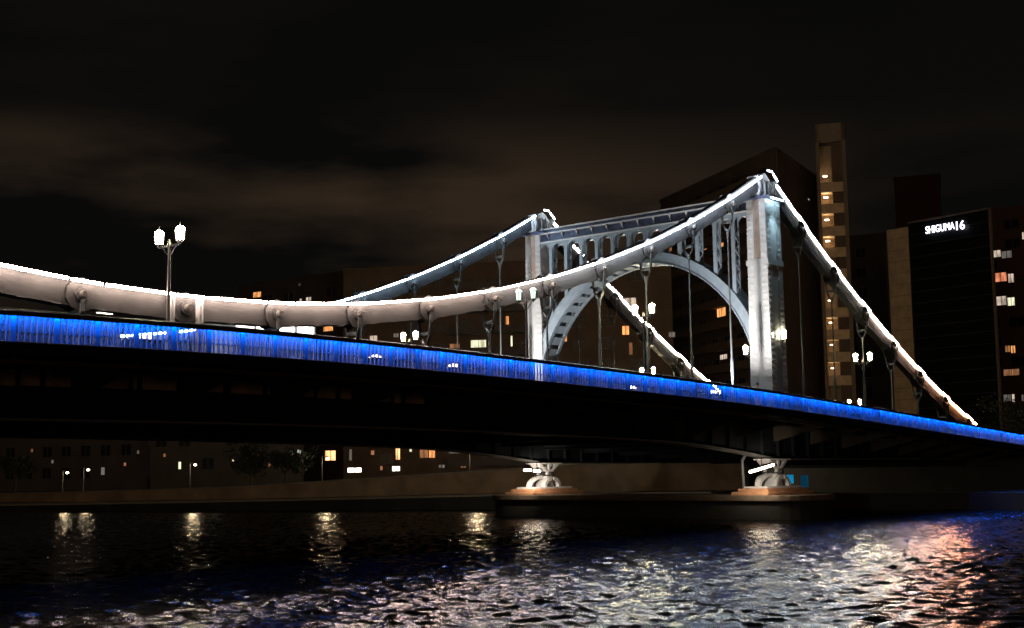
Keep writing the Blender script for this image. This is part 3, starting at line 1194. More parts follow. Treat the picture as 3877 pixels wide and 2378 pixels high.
# ------------------------------------------------------------------ far bank
BANK = [(28, 135), (31.5, 105), (36, 79), (43, 59), (50, 43.5), (56, 32.5), (61.5, 15), (65.5, -8), (67, -30), (67, -160)]
BTOP = [.45, .5, .55, .75, .95, 1.12, 1.2, 1.2, 1.2, 1.2]
WALL_OFF = 9.0


def offset_line(pl, d):
    out = []
    for i, p in enumerate(pl):
        a = V((*pl[max(0, i - 1)], 0))
        b = V((*pl[min(len(pl) - 1, i + 1)], 0))
        t = (b - a).normalized()
        nrm = V((-t.y, t.x, 0))
        if nrm.x < 0:
            nrm = -nrm
        out.append((p[0] + nrm.x * d, p[1] + nrm.y * d))
    return out


WL = offset_line(BANK, WALL_OFF)
WTOP = [1.3, 1.4, 1.6, 2.0, 2.8, 3.45, 4.2, 4.2, 4.2, 4.2]
# quay: wall + terrace as one strip
g = MB()
for i in range(len(BANK) - 1):
    a, b = BANK[i], BANK[i + 1]
    za, zb = BTOP[i], BTOP[i + 1]
    g.add([(a[0], a[1], -3), (b[0], b[1], -3), (b[0], b[1], zb), (a[0], a[1], za)], [(0, 1, 2, 3)])
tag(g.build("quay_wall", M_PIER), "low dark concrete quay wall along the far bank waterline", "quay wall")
g = MB()
for i in range(6):
    a, b, c, d = BANK[i], BANK[i + 1], WL[i + 1], WL[i]
    g.add([(a[0], a[1], BTOP[i]), (b[0], b[1], BTOP[i + 1]), (c[0], c[1], BTOP[i + 1] + .15), (d[0], d[1], BTOP[i] + .15)], [(0, 1, 2, 3)])
tag(g.build("terrace_path", M_CONC), kind="structure")
g = MB()
CO = offset_line(BANK, .35)
for i in range(len(BANK) - 1):
    if i >= 6:
        continue
    for (A, B) in ((BANK, CO),):
        a, b, c, d = A[i], A[i + 1], B[i + 1], B[i]
        z0, z1 = BTOP[i], BTOP[i + 1]
        g.add([(a[0], a[1], z0 + .004), (b[0], b[1], z1 + .004), (c[0], c[1], z1 + .004), (d[0], d[1], z0 + .004),
               (a[0], a[1], z0 + .16), (b[0], b[1], z1 + .16), (c[0], c[1], z1 + .16), (d[0], d[1], z0 + .16)],
              [(0, 3, 2, 1), (4, 5, 6, 7), (0, 1, 5, 4), (2, 3, 7, 6), (1, 2, 6, 5), (0, 4, 7, 3)])
tag(g.build("quay_coping", mat("coping", (.30, .27, .23), .8)), "pale coping edge running along the top of the far quay", "coping")
fw = thing("flood_wall", (WL[5][0], WL[5][1], 1.2), "brown concrete flood wall behind the far riverside path", "wall")
g = MB()
WB = offset_line(BANK, WALL_OFF + .4)
for i in range(6):
    a, b, c, d = WL[i], WL[i + 1], WB[i + 1], WB[i]
    z0, z1, t0, t1 = BTOP[i], BTOP[i + 1], WTOP[i], WTOP[i + 1]
    g.add([(a[0], a[1], z0), (b[0], b[1], z1), (c[0], c[1], z1), (d[0], d[1], z0),
           (a[0], a[1], t0), (b[0], b[1], t1), (c[0], c[1], t1), (d[0], d[1], t0)],
          [(0, 3, 2, 1), (4, 5, 6, 7), (0, 1, 5, 4), (2, 3, 7, 6)])
g.build("wall_body", M_WALLC, fw)
g = MB()
WA = offset_line(BANK, WALL_OFF - .08)
for i in range(6):
    a, b, c, d = WA[i], WA[i + 1], WB[i + 1], WB[i]
    t0, t1 = WTOP[i] + .004, WTOP[i + 1] + .004
    g.add([(a[0], a[1], t0), (b[0], b[1], t1), (c[0], c[1], t1), (d[0], d[1], t0),
           (a[0], a[1], t0 + .14), (b[0], b[1], t1 + .14), (c[0], c[1], t1 + .14), (d[0], d[1], t0 + .14)],
          [(0, 3, 2, 1), (4, 5, 6, 7), (0, 1, 5, 4), (2, 3, 7, 6)])
g.build("wall_coping", M_CONC, fw)
# land behind
g = MB()
WC = offset_line(BANK, WALL_OFF + .39)
far_pts = [(2400, 2400), (2400, -2400)]
poly = [(p[0], p[1]) for p in WC[:7]] + [(p[0] + .01, p[1]) for p in BANK[6:]]
vs = [(p[0], p[1], 1.195) for p in poly] + [(2400, -160, 1.2), (2400, 2400, 1.2), (28, 2400, 1.2)]
g.add(vs, [tuple(range(len(vs)))])
tag(g.build("ground", mat("ground_soil", (.03, .03, .026), .9)), kind="structure")

# abutment behind the pier, under the deck
ab_ = thing("abutment_wall", (79, 10, 1.2), "stained beige concrete abutment wall beyond the pier under the bridge", "wall")
M_ABUT = mat("abutment_concrete", (.30, .27, .21), .9, vary=.35, scale=.45, bump=.2)
g = MB()
ylo = at(2795, 1830, x=78).y
g.box(78.0, 80, ylo, ylo + 24, 1.0, 5.0)
g.build("wall_body", M_ABUT, ab_)
g = MB()
for q in range(6):
    yy = ylo + .13 + q * 4
    g.box(77.9, 77.997, yy - .12, yy + .12, 1.2, 5.0)
g.build("pilaster", M_ABUT, ab_)
lp = thing("bulkhead_lamp", at(2659, 1824, x=77.3), "small lit lamp on the beige wall under the bridge", "lamp")
b_ = MB()
b_.sphere((0, 0, 0), .12, 10, 6)
b_.build("glass", emit("bulkhead", (1, .85, .6), 20), lp, local=True)
b_ = MB()
b_.box(.12, .66, -.10, .10, -.06, .06)
b_.build("arm", M_IRON, lp, local=True)
lamp("bulkhead_glow", 'POINT', V(lp.location) + V((-2.5, 0, .6)), 1800, (1, .80, .52), .15, parent=lp)
da = thing("bridge_abutment", (86, 10, 1.2), "dark concrete abutment carrying the far right end of the bridge deck", "abutment")
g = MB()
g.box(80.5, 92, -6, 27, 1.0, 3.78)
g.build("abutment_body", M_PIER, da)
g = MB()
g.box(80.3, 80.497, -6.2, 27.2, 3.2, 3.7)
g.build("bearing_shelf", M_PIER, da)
# blue sheets, no lamps: the light falling on them is put in as emission
for (u0, v0, u1, v1, lab) in ((2979, 1798, 3004, 1830, "bright blue sheet with painted-in glow just behind the near bearing"),
                              (3030, 1800, 3060, 1845, "dimmer blue sheet with painted-in glow, right of the bright one behind the near bearing")):
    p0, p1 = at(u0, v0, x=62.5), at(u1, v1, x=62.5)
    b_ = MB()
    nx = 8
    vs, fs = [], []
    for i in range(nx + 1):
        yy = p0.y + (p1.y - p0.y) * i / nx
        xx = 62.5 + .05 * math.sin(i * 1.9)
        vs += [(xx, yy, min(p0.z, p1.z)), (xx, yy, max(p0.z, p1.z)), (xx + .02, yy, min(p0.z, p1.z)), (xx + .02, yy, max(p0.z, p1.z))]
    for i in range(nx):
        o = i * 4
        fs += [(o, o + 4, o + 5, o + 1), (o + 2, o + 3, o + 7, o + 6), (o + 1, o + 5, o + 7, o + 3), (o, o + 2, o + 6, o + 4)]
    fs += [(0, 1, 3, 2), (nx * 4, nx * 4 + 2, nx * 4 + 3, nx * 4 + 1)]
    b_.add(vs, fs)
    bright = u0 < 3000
    tag(b_.build("blue_sheet", emit("sheet_glow_%d" % bright, (.0, .42, .85), .42 if bright else .06, vary=.3, scale=(3, 3, 3))), lab, "light panel")

# ------------------------------------------------------------------ street lamps on the far bank
M_SLAMP = emit("street_glow", (1, .84, .58), 13.0)


def street_lamp(u, v, depth, label, energy=60):
    c = at(u, v, depth=depth)
    t = thing("street_lamp", (c.x, c.y, 1.2), label, "street lamp", "street lamps on the far bank")
    hh = c.z - 1.2
    p = MB()
    p.tube((0, .9, 0), (0, .9, hh + .25), .07, .05, 8)
    p.tube((0, .9, hh + .25), (0, .1, hh + .18), .04, .035, 6)
    p.build("pole", M_IRON, t, local=True)
    g_ = MB()
    g_.sphere((0, 0, hh), .17, 10, 6, .7)
    go = g_.build("lamp_head", M_SLAMP, t, local=True)
    h_ = MB()
    h_.lathe([(.20, hh + .10), (.16, hh + .17), (.05, hh + .22)], (0, 0, 0), 10)
    h_.build("lamp_hood", M_IRON, t, local=True)
    lamp("street_glow", 'POINT', c + V((-.4, -.4, -.25)), energy * 2, (1, .72, .42), .2, parent=t)
    return t


street_lamp(255, 1790, 150, "bright street lamp at the far left of the far bank", 60)
street_lamp(334, 1779, 152, "small street lamp second from the left on the far bank", 40)
street_lamp(739, 1760, 148, "street lamp on the far bank above the brown part of the flood wall", 90)
street_lamp(1241, 1736, 142, "street lamp in front of the orange lit doorway on the far bank", 90)
street_lamp(1802, 1707, 136, "street lamp on the far bank just left of the far bearing", 120)

# ------------------------------------------------------------------ buildings
M_GLASSD = mat("dark_glass", (.015, .017, .02), .12, vary=.2, spec=.6)
M_FRAME = mat("window_frame", (.10, .095, .09), .5)
LITCOL = {'o': ((1, .42, .13), 1.0), 'O': ((1, .50, .20), 2.2), 'p': ((1, .80, .62), .55), 'y': ((.95, .95, .62), .8), 'w': ((1, .93, .80), 3.0),
          'r': ((1, .32, .16), .8), 'd': ((1, .45, .2), .22), 'g': ((.8, .9, .7), .35), 'W': ((1, .9, .65), 6.0), 'k': ((.9, .85, .75), .10)}


def lit(c):
    col, st = LITCOL[c]
    return emit("window_light_" + {'o': 'amber', 'O': 'amber_bright', 'p': 'pale', 'y': 'straw', 'w': 'white', 'r': 'red', 'd': 'dim', 'g': 'green', 'W': 'lamp', 'k': 'faint'}[c], col, st, vary=.55, scale=(1.6, 1.6, .5))


class Facade:
    """one flat front between two ground points (left A, right B), seen from the river"""

    def __init__(self, root, A, B):
        self.root, self.A, self.B = root, V((A[0], A[1], 0)), V((B[0], B[1], 0))
        self.t = (self.B - self.A).normalized()
        self.n = V((self.t.y, -self.t.x, 0))
        if self.n.dot(CAM - self.A) < 0:
            self.n = -self.n
        self.L = (self.B - self.A).length
        bk = V((self.B.x - CAM.x, self.B.y - CAM.y, 0)).normalized()
        self.bk = bk

    def p(self, s, z, d=0.0):
        q = self.A + self.t * s + (self.n * d if d >= 0 else self.bk * -d)
        return V((q.x, q.y, z))

    def slab(self, b, s0, s1, z0, z1, d0, d1):
        vs = [self.p(s, z, d) for s in (s0, s1) for d in (d0, d1) for z in (z0, z1)]
        b.add(vs, [(0, 1, 3, 2), (4, 6, 7, 5), (0, 4, 5, 1), (2, 3, 7, 6), (0, 2, 6, 4), (1, 5, 7, 3)])

    def window(self, s0, s1, z0, z1, pane_mat, bars=1):
        b = MB()
        f = .06
        self.slab(b, s0 - f, s1 + f, z1, z1 + f, .02, .12)
        self.slab(b, s0 - f, s1 + f, z0 - f, z0, .02, .16)
        self.slab(b, s0 - f, s0, z0, z1, .02, .12)
        self.slab(b, s1, s1 + f, z0, z1, .02, .12)
        for i in range(bars):
            sm = s0 + (s1 - s0) * (i + 1) / (bars + 1)
            self.slab(b, sm - .035, sm + .035, z0, z1, .055, .11)
        w = b.build("window", M_FRAME, self.root)
        g_ = MB()
        self.slab(g_, s0, s1, z0, z1, .015, .05)
        g_.build("pane", pane_mat, w)
        return w

    def pix(self, u, v):
        h = at_line(u, v, self.A, self.B)
        return (V((h.x, h.y, 0)) - self.A).dot(self.t), h.z

    def lit_window(self, u0, v0, u1, v1, c):
        s0, z1 = self.pix(u0, v0)
        s1, z0 = self.pix(u1, v1)
        self.window(min(s0, s1), max(s0, s1), min(z0, z1), max(z0, z1), lit(c), 1 if u1 - u0 > 14 else 0)
        return (min(s0, s1), max(s0, s1), min(z0, z1), max(z0, z1))


def block(name, label, uA, uB, depthA, depthB, vroofA, wallmat, thick=14, z0=1.0, zroof=None, cat="building", parapet=True, vref=1700, vrefB=None):
    """building whose front runs between two surveyed corners"""
    a, b = at(uA, vref, depth=depthA), at(uB, vrefB or vref, depth=depthB)
    if zroof is None:
        zroof = at(uA, vroofA, depth=depthA).z
    root = thing(name, (a.x, a.y, z0), label, cat)
    F = Facade(root, (a.x, a.y), (b.x, b.y))
    w = MB()
    F.slab(w, 0, F.L, z0, zroof, -thick, 0)
    wall = w.build("wall", wallmat, root)
    r = MB()
    F.slab(r, -.12, F.L + .12, zroof + .003, zroof + .5, -.35, .12)
    F.slab(r, -.12, F.L + .12, zroof + .003, zroof + .5, -thick, -thick + .35)
    F.slab(r, -.12, .23, zroof + .003, zroof + .5, -thick + .351, -.351)
    F.slab(r, F.L - .23, F.L + .12, zroof + .003, zroof + .5, -thick + .351, -.351)
    r.build("parapet", wallmat, root)
    F.zr, F.z0, F.thick = zroof, z0, thick
    return root, F


def dark_windows(F, floor, bay, w, h, taken, z_start=None, maxn=90, s_off=1.0, every=1):
    """unlit window openings, skipping those where a lit one stands"""
    n = 0
    z = F.zr - floor
    while z > (z_start or F.z0 + 2):
        s = s_off
        while s + w < F.L - .5:
            ok = all(not (s - .3 < b and s + w + .3 > a and z - .3 < d and z + h + .3 > c) for a, b, c, d in taken)
            if ok and n < maxn:
                F.window(s, s + w, z, z + h, M_GLASSD, 1)
                n += 1
            s += bay
        z -= floor
    return n


def balconies(F, floor, s0, s1, mat_, d=1.1):
    z = F.zr - floor - .35
    while z > F.z0 + 3:
        b = MB()
        F.slab(b, s0, s1, z - .18, z, .003, d)
        F.slab(b, s0, s1, z + .003, z + .95, d - .12, d)
        b.build("balcony", mat_, F.root)
        z -= floor


M_APT = mat("apartment_tile", (.085, .058, .038), .8, vary=.2, scale=.4)
M_APT2 = mat("apartment_brown", (.115, .078, .048), .8, vary=.2, scale=.4)
M_APT3 = mat("apartment_grey", (.10, .085, .075), .8, vary=.2, scale=.4)
M_TAN = mat("tan_tile", (.62, .46, .27), .75, vary=.15, scale=1.2)
M_GLS = mat("curtain_wall", (.008, .011, .011), .35, vary=.25, scale=.5, spec=.12)
M_DKB = mat("dark_block", (.05, .04, .035), .85, vary=.2, scale=.4)

# low blocks behind the flood wall, far left
root, F = block("low_building", "low dark building behind the flood wall at the far left", -250, 560, 215, 190, 0, M_APT3, zroof=9.5)
tk = [F.lit_window(384, 1770, 398, 1798, 'k')]
tk += [F.lit_window(u_, v_, u_ + 9, v_ + 12, c_) for u_, v_, c_ in ((118, 1700, 'd'), (196, 1742, 'k'), (470, 1752, 'd'), (520, 1706, 'k'))]
dark_windows(F, 3.2, 4.2, 2.0, 1.5, tk, maxn=30)
root, F = block("low_building", "low dark building behind the street lamp left of the orange doorway", 570, 1150, 188, 176, 0, M_APT3, zroof=10.5)
tk = [F.lit_window(809, 1658, 827, 1674, 'y'), F.lit_window(677, 1749, 687, 1776, 'y'), F.lit_window(975, 1715, 984, 1731, 'd'),
      F.lit_window(880, 1740, 888, 1749, 'p'), F.lit_window(1018, 1756, 1028, 1768, 'd'), F.lit_window(620, 1718, 630, 1730, 'd'), F.lit_window(1092, 1708, 1116, 1722, 'k'), F.lit_window(1127, 1703, 1142, 1717, 'g')]
dark_windows(F, 3.2, 4.2, 2.0, 1.5, tk, maxn=30)
# apartment rows
root, F = block("apartment_building", "low stepped apartment block with two or three lit windows, left of the far chain", 905, 1300, 210, 196, 1092, M_DKB, thick=10, vref=1092)
tk = [F.lit_window(960, 1108, 990, 1124, 'o'), F.lit_window(1135, 1132, 1145, 1144, 'p'), F.lit_window(1160, 1127, 1180, 1139, 'p'),
      F.lit_window(1132, 1074, 1139, 1082, 'k'), F.lit_window(1226, 1238, 1262, 1252, 'o'), F.lit_window(1168, 1250, 1178, 1264, 'p')]
dark_windows(F, 3.1, 4.6, 2.2, 1.4, tk, maxn=30)
root, F = block("apartment_building", "wide brown apartment block with scattered amber windows behind the tower arch", 1300, 2560, 186, 176, 1020, M_APT2, thick=12, zroof=None)
FA = F
tk = []
for w_ in ((1915, 1198, 1927, 1240, 'o'), (1783, 1289, 1841, 1333, 'y'), (1934, 1272, 1941, 1319, 'y'), (1704, 1303, 1741, 1321, 'd'),
           (1401, 1272, 1429, 1293, 'p'), (1491, 1263, 1510, 1277, 'k'), (2128, 1250, 2147, 1293, 'o'), (2364, 1129, 2409, 1160, 'p'), (2356, 1235, 2382, 1267, 'o'),
           (2382, 1298, 2395, 1343, 'd'), (1317, 1772, 1369, 1788, 'w'), (1486, 1766, 1515, 1783, 'w'),
           (1232, 1707, 1271, 1743, 'O'), (1323, 1702, 1333, 1743, 'k'), (1499, 1691, 1515, 1740, 'O'), (1551, 1691, 1560, 1710, 'y'),
           (1590, 1700, 1622, 1733, 'd'), (1625, 1694, 1648, 1733, 'o'), (1700, 1702, 1748, 1716, 'k'), (1405, 1706, 1418, 1722, 'd'), (1440, 1765, 1450, 1780, 'd'), (1745, 1758, 1765, 1770, 'd'), (1662, 1760, 1684, 1771, 'k'), (2010, 1180, 2026, 1200, 'k'), (2532, 1258, 2556, 1276, 'k')):
    tk.append(F.lit_window(*w_))
dark_windows(F, 3.0, 3.9, 2.0, 1.4, tk, maxn=95, s_off=1.4)
balconies(F, 3.0, F.L * .33, F.L * .62, M_APT3)
# tall block right of the arch
root, F = block("apartment_tower", "tall brown apartment block whose corner rises behind the near tower leg", 2500, 2935, 205, 172, 0, M_APT, thick=16, zroof=at(2930, 570, depth=172).z, vref=735, vrefB=570)
FT = F
tk = []
for w_ in ((2652, 925, 2679, 943, 'o'), (2718, 914, 2742, 933, 'o'), (2716, 1171, 2750, 1195, 'o'), (2530, 942, 2546, 950, 'd'), (2728, 1345, 2756, 1358, 'p')):
    tk.append(F.lit_window(*w_))
dark_windows(F, 3.0, 3.7, 1.9, 1.4, tk, maxn=90)
balconies(F, 3.0, F.L * .10, F.L * .86, mat("balcony_brown", (.13, .09, .06), .85))
# its right-hand return face
a, b = F.B, at(3094, 650, depth=190)
root2 = thing("apartment_wing", (a.x, a.y, 1), "tall plain brown wing between the near tower leg and the open stair tower", "building")
F2 = Facade(root2, (a.x + .4, a.y), (b.x, b.y))
w = MB()
F2.slab(w, 0, F2.L, 1, FT.zr - .05, -9, 0)
w.build("wall", M_APT, root2)
r = MB()
F2.slab(r, -.1, F2.L, FT.zr - .045, FT.zr + .45, -.3, .1)
r.build("parapet", M_APT, root2)
F2.zr, F2.z0 = FT.zr, 1
F2.lit_window(3056, 750, 3064, 762, 'g')
# open stair tower
root, F = block("stair_tower", "tall stair tower with warm lit open landings, tallest building right of the bridge tower", 3096, 3205, 185, 184, 0, M_APT2, thick=3.5, zroof=at(3100, 492, depth=185).z, parapet=False, vref=650)
Lw = F.L
# open front: side fins, slabs and lamps for each landing
b = MB()
F.slab(b, -.1, .35, 1, F.zr + .3, .003, 2.6)
F.slab(b, Lw - .5, Lw, 1, F.zr + .3, .003, 2.6)
F.slab(b, -.1, Lw, F.zr - 2.2, F.zr + .3, 2.0, 2.6)
b.build("fin", mat("stair_fin", (.20, .15, .10), .8), root)
b = MB()
F.slab(b, .352, Lw - .502, 1, F.zr - 2.25, .003, .08)
b.build("back_wall", mat("stair_wall", (.34, .24, .14), .8), root)
b = MB()
F.slab(b, Lw * .50, Lw * .56, 1, F.zr - 2.25, .081, 2.05)
F.slab(b, Lw * .56, Lw - .502, 1, F.zr - 2.25, 1.6, 2.05)
b.build("light_divider", M_APT2, root)  # wall added to hold the landing light to the left side
land = []
for vv in (735, 815, 900, 980, 1060, 1205, 1288, 1372, 1460):
    land.append(F.pix(3125, vv)[1])
z = F.zr - 3
for i, z in enumerate(land):
    b = MB()
    F.slab(b, .352, Lw - .502, z - .16, z, .003, 2.2)
    F.slab(b, .352, Lw - .502, z + .003, z + 1.15, 2.08, 2.2)
    b.build("landing", M_TAN, root)
    if i == 4:
        continue
    b = MB()
    F.slab(b, .7, 1.25, z + 2.2, z + 2.29, .9, 1.5)
    b.build("landing_lamp", emit("landing_light_%d" % i, (1, .72, .44), (9, 15, 12, 14)[i] if i < 4 else (7, 9, 6, 8, 5)[i % 5]), root)
# dark blocks in between
root, F = block("office_block", "dark block between the stair tower and the office with the lit sign", 3215, 3352, 215, 212, 905, M_DKB, thick=12, vref=905)
dark_windows(F, 3.2, 3.0, 1.6, 1.5, [], maxn=30)
root, F = block("office_block", "far dark tower rising just behind the lit sign", 3385, 3560, 300, 296, 680, mat("far_block", (.045, .022, .02), .9), thick=15, vref=700)
# office with the sign
A0 = at(3361, 873, depth=190)
B0 = at(3755, 845, depth=177)
zr = at(3361, 873, depth=190).z
root = thing("office_building", (A0.x, A0.y, 1), "dark glass office block with a tan end strip and a lit white rooftop sign", "building")
F = Facade(root, (A0.x, A0.y), (B0.x, B0.y))
sT = F.pix(3442, 866)[0]
w = MB()
F.slab(w, 0, sT, 1, zr, -14, .25)
w.build("tan_wall", M_TAN, root)
w = MB()
F.slab(w, sT + .003, F.L, 1, zr + .4, -14, 0)
w.build("glass_wall", M_GLS, root)
w = MB()
z = zr - 1.2
while z > 3:
    F.slab(w, sT + .15, F.L - .25, z - .05, z + .05, .003, .12)
    z -= 1.62
w.build("spandrel", mat("spandrel_metal", (.05, .055, .055), .6, spec=.2), root)
w = MB()
F.slab(w, F.L - .24, F.L + .05, 1, zr + .6, .003, .35)
F.slab(w, sT + .004, F.L + .05, zr + .403, zr + .6, -.3, .35)
w.build("edge_fin", mat("edge_metal", (.20, .16, .14), .6), root)
w = MB()
z = zr - 1.5
while z > 3:
    F.slab(w, .02, sT - .02, z - .02, z + .02, .253, .27)
    z -= 1.62
w.build("tile_joint", mat("joint_dark", (.2, .14, .08), .8), root)
# sign letters
sign = thing("rooftop_sign", F.p(F.pix(3512, 880)[0], zr - 1, .2), "glowing white SHIGUMA16 letters near the roof of the dark office block", "sign")


def word(txt, u0, v0, u1, v1, name, hpx):
    s0, z0 = F.pix(u0, v0)
    s1, z1 = F.pix(u1, v1)
    cu = bpy.data.curves.new(name, 'FONT')
    cu.body = txt
    cu.extrude = .05
    tmp = bpy.data.objects.new(name, cu)
    COL.objects.link(tmp)
    bpy.context.view_layer.update()
    dg = bpy.context.evaluated_depsgraph_get()
    me = bpy.data.meshes.new_from_object(tmp.evaluated_get(dg))
    bpy.data.objects.remove(tmp)
    xs = [v.co.x for v in me.vertices]
    ys = [v.co.y for v in me.vertices]
    x0, x1, y0, y1 = min(xs), max(xs), min(ys), max(ys)
    hgt = F.pix(u0, v0 - hpx)[1] - z0
    for v in me.vertices:
        s = s0 + (v.co.x - x0) / (x1 - x0) * (s1 - s0)
        zz = z0 + (v.co.y - y0) / (y1 - y0) * hgt
        q = F.p(s, zz, .45 + v.co.z)
        v.co = q
    me.materials.clear()
    me.materials.append(emit("sign_glow", (.86, .82, 1.0), 3.6))
    o = bpy.data.objects.new(name, me)
    COL.objects.link(o)
    o.parent = sign
    o.location = -sign.location
    return o


word("SHIGUMA", 3513, 887, 3622, 874, "lettering", 27)
word("16", 3629, 873, 3660, 869, "numerals", 33)
bk = MB()
s0, z0_ = F.pix(3513, 880)
s1, _ = F.pix(3661, 870)
F.slab(bk, s0, s1, z0_ + .15, z0_ + .22, .35, .39)
F.slab(bk, s0, s1, z0_ + .75, z0_ + .82, .35, .39)
for i in range(6):
    sm = s0 + (s1 - s0) * i / 5
    F.slab(bk, sm - .03, sm + .03, z0_ + .1, z0_ + .9, .13, .345)
bk.build("support_frame", M_IRON, sign)
# right apartment block
root, F = block("apartment_building", "dark apartment block at the right edge with a column of lit balcony windows", 3640, 4050, 212, 202, 0, mat("red_brick", (.10, .055, .045), .85, vary=.2), thick=12, zroof=at(3877, 771, depth=206).z)
tk = []
for w_ in ((3760, 950, 3790, 972, 'p'), (3792, 953, 3832, 975, 'k'), (3768, 1035, 3812, 1064, 'r'), (3817, 1038, 3840, 1069, 'p'), (3773, 1124, 3812, 1154, 'p'), (3815, 1128, 3843, 1156, 'y'),
           (3806, 1310, 3826, 1332, 'd'), (3828, 1310, 3845, 1336, 'o'), (3800, 1400, 3860, 1420, 'd'), (3800, 1495, 3830, 1520, 'k'), (3832, 1493, 3843, 1521, 'p'), (3870, 880, 3885, 905, 'p'), (3868, 1495, 3885, 1518, 'k')):
    tk.append(F.lit_window(*w_))
dark_windows(F, 3.1, 3.8, 2.4, 1.5, tk, maxn=60)

# ------------------------------------------------------------------ trees
M_LEAF = mat("leaf_green", (.025, .035, .016), .7, vary=.4, scale=1.5)
M_BARK = mat("bark", (.06, .045, .03), .9)


def tree(loc, h, r, label, seed):
    g_ = random.Random(seed)
    t = thing("tree", loc, label, "tree", "trees on the far bank")
    b = MB()
    th = h * .45
    b.tube((0, 0, 0), (.1, .05, th), .16, .10, 8)
    tips = []
    for i in range(6):
        q = 2 * math.pi * i / 6 + g_.uniform(-.3, .3)
        e = V((math.cos(q) * r * .55, math.sin(q) * r * .55, th + h * g_.uniform(.1, .35)))
        b.tube((.1, .05, th * g_.uniform(.75, 1.0)), e, .07, .025, 6)
        tips.append(e)
    b.build("trunk", M_BARK, t, local=True)
    c = MB()
    clumps = [(V((g_.gauss(0, r * .45), g_.gauss(0, r * .45), h * g_.uniform(.45, .95))), r * g_.uniform(.25, .45)) for _ in range(16)] + [(e, r * .4) for e in tips]
    for (p_, rr) in clumps:
        for _ in range(70):
            d = V((g_.gauss(0, 1), g_.gauss(0, 1), g_.gauss(0, .8)))
            d = d.normalized() * rr * g_.uniform(.4, 1.0)
            q = p_ + d
            n1 = V((g_.gauss(0, 1), g_.gauss(0, 1), g_.gauss(0, 1))).normalized()
            s1 = n1.orthogonal().normalized() * .16
            t1 = n1.cross(s1).normalized() * .10
            c.add([q - s1, q + t1, q + s1, q - t1], [(0, 1, 2, 3)])
    c.build("crown", M_LEAF, t, local=True)
    return t


for i, (u, d_, h, r, lab) in enumerate(((3700, 128, 5.5, 2.6, "dark bushy tree behind the railing, leftmost at the right end of the bridge"),
                                        (3790, 132, 7.5, 3.2, "dark bushy tree at the foot of the right apartment block"),
                                        (3880, 130, 8.5, 3.4, "dark bushy tree at the right edge of the view"),
                                        (950, 139, 5.2, 2.5, "dark tree over the flood wall right of the third street lamp"),
                                        (1080, 138, 5.0, 2.3, "dark tree over the flood wall left of the orange doorway"),
                                        (60, 158, 5.2, 2.6, "dark tree over the flood wall at the far left"))):
    p = at(u, 1780, depth=d_)
    tree((p.x, p.y, 1.2), h, r, lab, 20 + i)

# ------------------------------------------------------------------ vehicles
M_TYRE = mat("tyre_rubber", (.02, .02, .02), .9)
M_HEAD = emit("head_lamp", (1, .95, .85), 14)
M_TAIL = emit("tail_lamp", (1, .06, .02), 5)


def wheel(parent, x, y, r):
    b = MB()
    b.tube((x, y - .1, r), (x, y + .1, r), r, r, 18)
    w = b.build("wheel", M_TYRE, parent, local=True)
    c = MB()
    c.tube((x, y - .105, r), (x, y + .105, r), r * .6, r * .6, 14)
    c.build("rim", mat("rim_metal", (.5, .5, .5), .3, 1.0), w, local=True)


def car(x, y, heading, paint, label, roof_lamp=None):
    t = thing("parked_car" if False else "car", (x, y, deck_z(x) + .03), label, "car", "cars crossing the bridge", rz=heading)
    b = MB()
    body = [(-2.2, .35), (-2.25, .75), (-2.1, .92), (-1.0, .98), (1.0, .98), (2.05, .80), (2.25, .62), (2.25, .35), (1.7, .28), (-1.7, .28)]
    b.prism(body, 'y', -.85, .85)
    b.build("body", paint, t, local=True, bevel=.06)
    c = MB()
    cab = [(-1.75, .985), (-1.25, 1.43), (.35, 1.47), (1.15, .985)]
    vs = []
    for s, w0, w1 in ((-1, .80, .62), (1, .80, .62)):
        for (px, pz) in cab:
            vs.append((px, s * (w0 if pz < 1.2 else w1), pz))
    c.add(vs, [(0, 1, 2, 3), (7, 6, 5, 4), (0, 4, 5, 1), (1, 5, 6, 2), (2, 6, 7, 3), (3, 7, 4, 0)])
    c.build("cabin_glass", M_GLASSD, t, local=True)
    r_ = MB()
    r_.box(-1.2, .35, -.60, .60, 1.455, 1.50)
    ro = r_.build("roof", paint, t, local=True, bevel=.02)
    for sx in (-1.35, 1.4):
        for sy in (-.80, .80):
            wheel(t, sx, sy, .31)
    for sy in (-.62, .62):
        h = MB()
        h.box(2.22, 2.27, sy - .16, sy + .16, .60, .74)
        h.build("headlight", M_HEAD, t, local=True)
        h = MB()
        h.box(-2.27, -2.20, sy - .16, sy + .16, .70, .84)
        h.build("tail_light", M_TAIL, t, local=True)
    if roof_lamp:
        h = MB()
        h.lathe([(.22, 1.50), (.24, 1.58), (.16, 1.68), (.08, 1.70)], (-.4, 0, 0), 12)
        for i in range(len(h.v)):
            h.v[i] = (h.v[i][0], h.v[i][1] * 1.6, h.v[i][2])
        h.build("roof_lamp", roof_lamp, ro, local=True)
    return t


TX = emit("taxi_lamp", (1, .72, .55), 9)
TW = emit("taxi_lamp_white", (1, .95, .88), 14)
WHITE = mat("car_white", (.7, .7, .68), .3)
BLACK = mat("car_black", (.02, .02, .025), .2)
SILV = mat("car_silver", (.35, .36, .38), .3, .6)


def taxi_at(u, v, heading, paint, lab, rl):
    # roof lamp 1.6 m above the road: find lane position along the ray
    best = None
    for yy in np.arange(2.6, 17, .1):
        q = at(u, v, y=float(yy))
        e = abs(q.z - (deck_z(q.x) + 1.63))
        if best is None or e < best[0]:
            best = (e, q.x, float(yy))
    _, xx, yy = best
    ca = car(xx + (.4 if heading == 0 else -.4), yy, heading, paint, lab, rl)
    return ca


